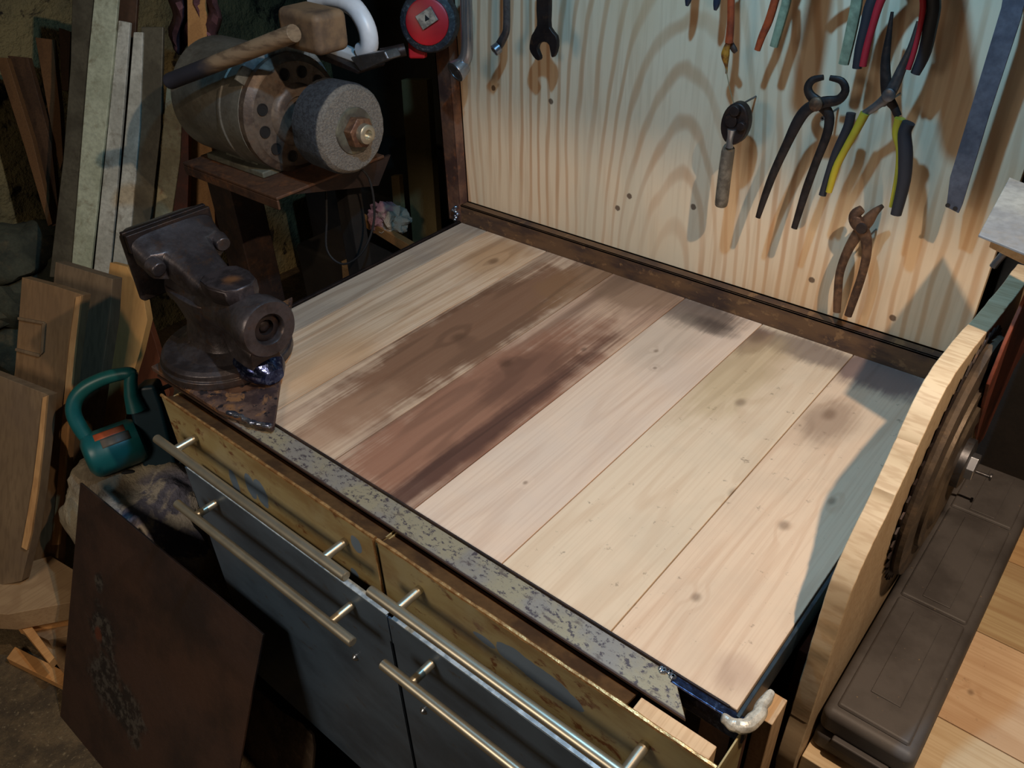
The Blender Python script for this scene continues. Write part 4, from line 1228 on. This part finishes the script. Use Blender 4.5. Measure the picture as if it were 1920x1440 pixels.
hp = [(178, 850, 11), (170, 830, 13), (152, 805, 14), (138, 775, 14), (142, 748, 14), (162, 726, 14), (196, 709, 13), (228, 701, 12), (244, 700, 12), (252, 703, 9)]
sp = smooth(hp, 5)
P = [tp_(u, v) for u, v, q in sp]
B().tube(P, [q * pxm(p) for (u, v, q), p in zip(sp, P)], 16).obj('bow_handle', M['teal'], tt)
sp = [(247, 698, 11), (245, 716, 12), (246, 740, 13), (256, 770, 18)]
P = [tp_(u, v) for u, v, q in sp]
B().tube(P, [q * pxm(p) for (u, v, q), p in zip(sp, P)], 16).obj('handle_post', M['teal'], tt)
a_, b__ = tp_(166, 858, 0.01), tp_(262, 822, -0.02)
ax = (b__ - a_).normalized()
L = (b__ - a_).length
r0 = 44 * pxm(a_)
b = B().lathe([(-0.006, r0 * 0.6), (0.0, r0 * 0.86), (0.006, r0 * 0.97), (0.02, r0), (L * 0.9, r0), (L, r0 * 0.9), (L + 0.005, r0 * 0.6)], a_, ax, 40)
b.obj('motor_housing', M['teal'], tt)
b = B()
q = [(236, 748), (262, 726), (290, 722), (304, 760), (316, 810), (332, 870), (322, 905), (276, 900), (262, 860), (250, 800)]
nrm = V((0.75, -0.55, 0.30)).normalized()
b.prism([tp_(u, v, -0.005) for u, v in q], -nrm * 0.06)
b.obj('body', M['teal_dark'], tt, 0.008, 3)
b = B().lathe([(0, 0.006), (0.006, 0.0055), (0.008, 0.003)], tp_(265, 763, -0.005), nrm, 14)
b.obj('button', plain('pink_button', (200, 90, 96), 0.5), tt, label='small pink button')
# label on the housing
up_ = (nrm * 0.75 + V((0, 0, 1)) * 0.7)
up_ = (up_ - ax * up_.dot(ax)).normalized()
sd_ = ax.cross(up_)


def lblpatch(t0, t1, a0, a1, mat, nm):
    b = B()
    rows = []
    for i in range(7):
        a = math.radians(a0 + (a1 - a0) * i / 6)
        rows.append([b.v(a_ + ax * t + (up_ * math.cos(a) + sd_ * math.sin(a)) * (r0 + 0.0006)) for t in (t0, t1)])
    for p_, q_ in zip(rows, rows[1:]):
        b.bm.faces.new((p_[0], p_[1], q_[1], q_[0]))
    o = b.obj(nm, mat, tt)
    m = o.modifiers.new('t', 'SOLIDIFY')
    m.thickness = 0.0005
    return o


lblpatch(0.022, 0.078, -34, -12, plain('orange_label', (186, 88, 52), 0.5), 'rating_label')
lblpatch(0.030, 0.082, -10, 12, plain('grey_label', (104, 96, 88), 0.5), 'rating_label')
cb = [tuple(tp_(300, 730, -0.03)), tuple(tp_(345, 716, -0.06)), tuple(tp_(370, 740, -0.10)), tuple(tp_(350, 860, -0.10)), tuple(tp_(300, 890, -0.02)), tuple(tp_(240, 885, 0.00)), tuple(tp_(225, 905, 0.0)), tuple(tp_(290, 925, 0.0)), tuple(tp_(340, 960, -0.04))]
B().tube(smooth(cb, 6), 0.0045, 8).obj('cable', M['black_rubber'], tt)

# rusty steel sheet leaning in front
g = G('rusty_sheet', 0.5, 0.35)
c = g.mix(g.ss(g.noise(6, 5, 0.6), 0.38, 0.64), (74, 54, 46), (54, 42, 38))
nn_ = V((0, 0.49, -0.215)).normalized()
PR = V((-1.37, 0.33, 0.49))
for u, v, r in ((190, 1180, 0.05), (200, 1280, 0.07), (240, 1340, 0.06), (186, 1090, 0.02)):
    P = on((u, v), PR, nn_)
    c = g.mix(g.ss(g.dist(P, r, 1.6, 26), 0.6, 1.1, 0.8, 0), c, g.mix(g.ss(g.noise(50, 5, 0.7), 0.45, 0.6), (36, 34, 34), (88, 84, 78)))
P = on((185, 1190), PR, nn_)
c = g.mix(g.ss(g.dist(P, 0.016, 1.0, 60), 0.6, 1.1, 0.9, 0), c, (104, 58, 42))
g.color(c)
g.bump(g.noise(60, 5, 0.65), 0.35, 0.004)
px = [(150, 905), (322, 1048), (408, 1118), (493, 1190), (470, 1310), (448, 1440), (438, 1500), (300, 1510), (190, 1450), (112, 1352), (125, 1200), (142, 1000)]
o = B().prism([on(p, PR, nn_) for p in px], nn_ * 0.004).obj('steel_sheet', g.mat, None, 0.0008)
tag(o, 'large dark rusty steel sheet leaning in front of the sack', 'sheet')
# second smaller sheet with a rounded corner, nearer the drawers
nn2 = V((0.1, 0.9, -0.35)).normalized()
PR2 = on((560, 1420), V((-0.85, 0.34, 0.12)), nn2)
px = [(400, 1200), (478, 1290), (530, 1335), (566, 1356), (584, 1378), (588, 1400), (580, 1500), (440, 1500)]
o = B().prism([on(p, PR2, nn2) for p in px], nn2 * 0.006).obj('steel_offcut', patchy('gritty_rusty_offcut', [(104, 86, 72), (66, 54, 46), (150, 130, 110)], 14, 0.5, 0.3, 0.5), None, 0.001)
tag(o, 'dark steel offcut with a rounded corner beside the lower drawers', 'offcut')

# wood scraps on the floor
FG = 'wood offcuts on the floor'
M['scrap'] = wood('fresh_offcut', (214, 160, 102), (170, 116, 66), (10, 10, 10), 8)
M['scrap2'] = wood('pale_offcut', (176, 146, 110), (134, 102, 72), (8, 12, 8), 8, off=(2, 2, 0))


def scrap(px, z, th, mat, lab):
    pts = [at(p, 'z', z) for p in px]
    tag(B().prism(pts, (0, 0, -th)).obj('wood_offcut', mat, None, 0.001), lab, 'offcut', FG)


scrap([(-20, 1075), (95, 1042), (138, 1068), (140, 1128), (15, 1152), (-20, 1150)], 0.17, 0.05, M['scrap2'], 'wide pale block of wood at the foot of the leaning boards')
scrap([(15, 1150), (140, 1128), (142, 1152), (30, 1172)], 0.117, 0.03, M['scrap'], 'flat yellowish lath under the wide block')
scrap([(30, 1172), (140, 1152), (140, 1190), (90, 1200)], 0.085, 0.03, M['scrap2'], 'reddish flat offcut in the middle of the heap')
scrap([(35, 1172), (58, 1172), (102, 1232), (92, 1243)], 0.115, 0.02, M['scrap'], 'short square stick pointing at the viewer')
scrap([(75, 1200), (140, 1190), (135, 1260), (112, 1250)], 0.053, 0.03, M['scrap2'], 'small pale offcut behind the rusty sheet edge')
scrap([(12, 1234), (28, 1212), (140, 1268), (125, 1290)], 0.022, 0.02, M['scrap'], 'long thin orange stick lowest on the floor')

# ---------------------------------------------------------------- dim things behind the bench on the left
tag(B().prism([at(p, 'y', 1.42) for p in ((752, 150), (800, 150), (850, 900), (806, 910))], (0, 0.02, 0)).obj('panel_board', wood('olive_panel', (150, 132, 92), (116, 98, 66), (8, 8, 2), 8), None, 0.001), 'olive-tan upright board seen beside the angle-iron post', 'board')
tag(B().prism([at(p, 'y', 1.40) for p in ((733, 330), (748, 330), (790, 900), (778, 905))], (0, 0.015, 0)).obj('lath', wood('pale_lath', (190, 160, 110), (150, 116, 74), (8, 8, 2), 8), None, 0.001), 'short pale lath beside the olive board', 'lath', LG)
bm = bmesh.new()
bmesh.ops.create_icosphere(bm, subdivisions=4, radius=1)
pc = at((728, 412), 'y', 1.34)
for vv in bm.verts:
    nz_ = mn.fractal(vv.co * 2.2, 1.0, 2.0, 4)
    vv.co = pc + V((vv.co.x * 0.065, vv.co.y * 0.04, vv.co.z * 0.045)) * (1 + 0.4 * nz_)
bb = B()
bb.bm.free()
bb.bm = bm
g = G('pink_white_rag', 0.95, 0, 0.1)
g.color(g.mix(g.ss(g.noise((12, 1, 12), 3, 0.5), 0.45, 0.55), (176, 130, 136), (196, 180, 160)))
g.bump(g.noise(120, 4, 0.7), 0.8, 0.006)
rag_ = tag(bb.obj('rag', g.mat), 'crumpled pink and white rag in the gap behind the bench', 'rag')
tag(B().prism([at(p, 'y', 1.30) for p in ((655, 408), (668, 402), (772, 462), (758, 472))], (0, 0.02, -0.0)).obj('cross_batten', wood('orange_cross_batten', (170, 124, 78), (120, 84, 50), (2, 8, 8), 8), None, 0.001), 'orange-brown slanting batten under the crumpled rag', 'batten', 'battens behind the motor')
tag(B().prism([at(p, 'y', 1.2) for p in ((640, 490), (662, 492), (682, 700), (655, 700))], (0, 0.02, 0)).obj('lath', M['scrap2'], None, 0.001), 'small yellowish stub of wood just beyond the bench edge', 'lath', LG)
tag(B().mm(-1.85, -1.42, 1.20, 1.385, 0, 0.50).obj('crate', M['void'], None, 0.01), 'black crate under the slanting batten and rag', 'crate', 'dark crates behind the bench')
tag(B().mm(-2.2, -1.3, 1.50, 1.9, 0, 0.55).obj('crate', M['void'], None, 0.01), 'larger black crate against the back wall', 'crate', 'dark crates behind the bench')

# ---------------------------------------------------------------- shop lamp just above the view: trough reflector that keeps the upper board out of the warm light
wl = thing('trough_lamp', 'work lamp with a straight-edged dark trough reflector over the bench', 'lamp', WARM_POS)
zz = 1.022 + (WARM_POS.z - 1.022) * (1.13 - (WARM_POS.y + 0.15)) / (1.13 - WARM_POS.y)
B().mm(WARM_POS.x - 0.45, WARM_POS.x + 0.35, WARM_POS.y + 0.15, WARM_POS.y + 0.153, zz, 2.12).mm(WARM_POS.x - 0.45, WARM_POS.x + 0.35, WARM_POS.y - 0.15, WARM_POS.y + 0.15, 2.12, 2.123).obj('reflector', M['void'], wl)
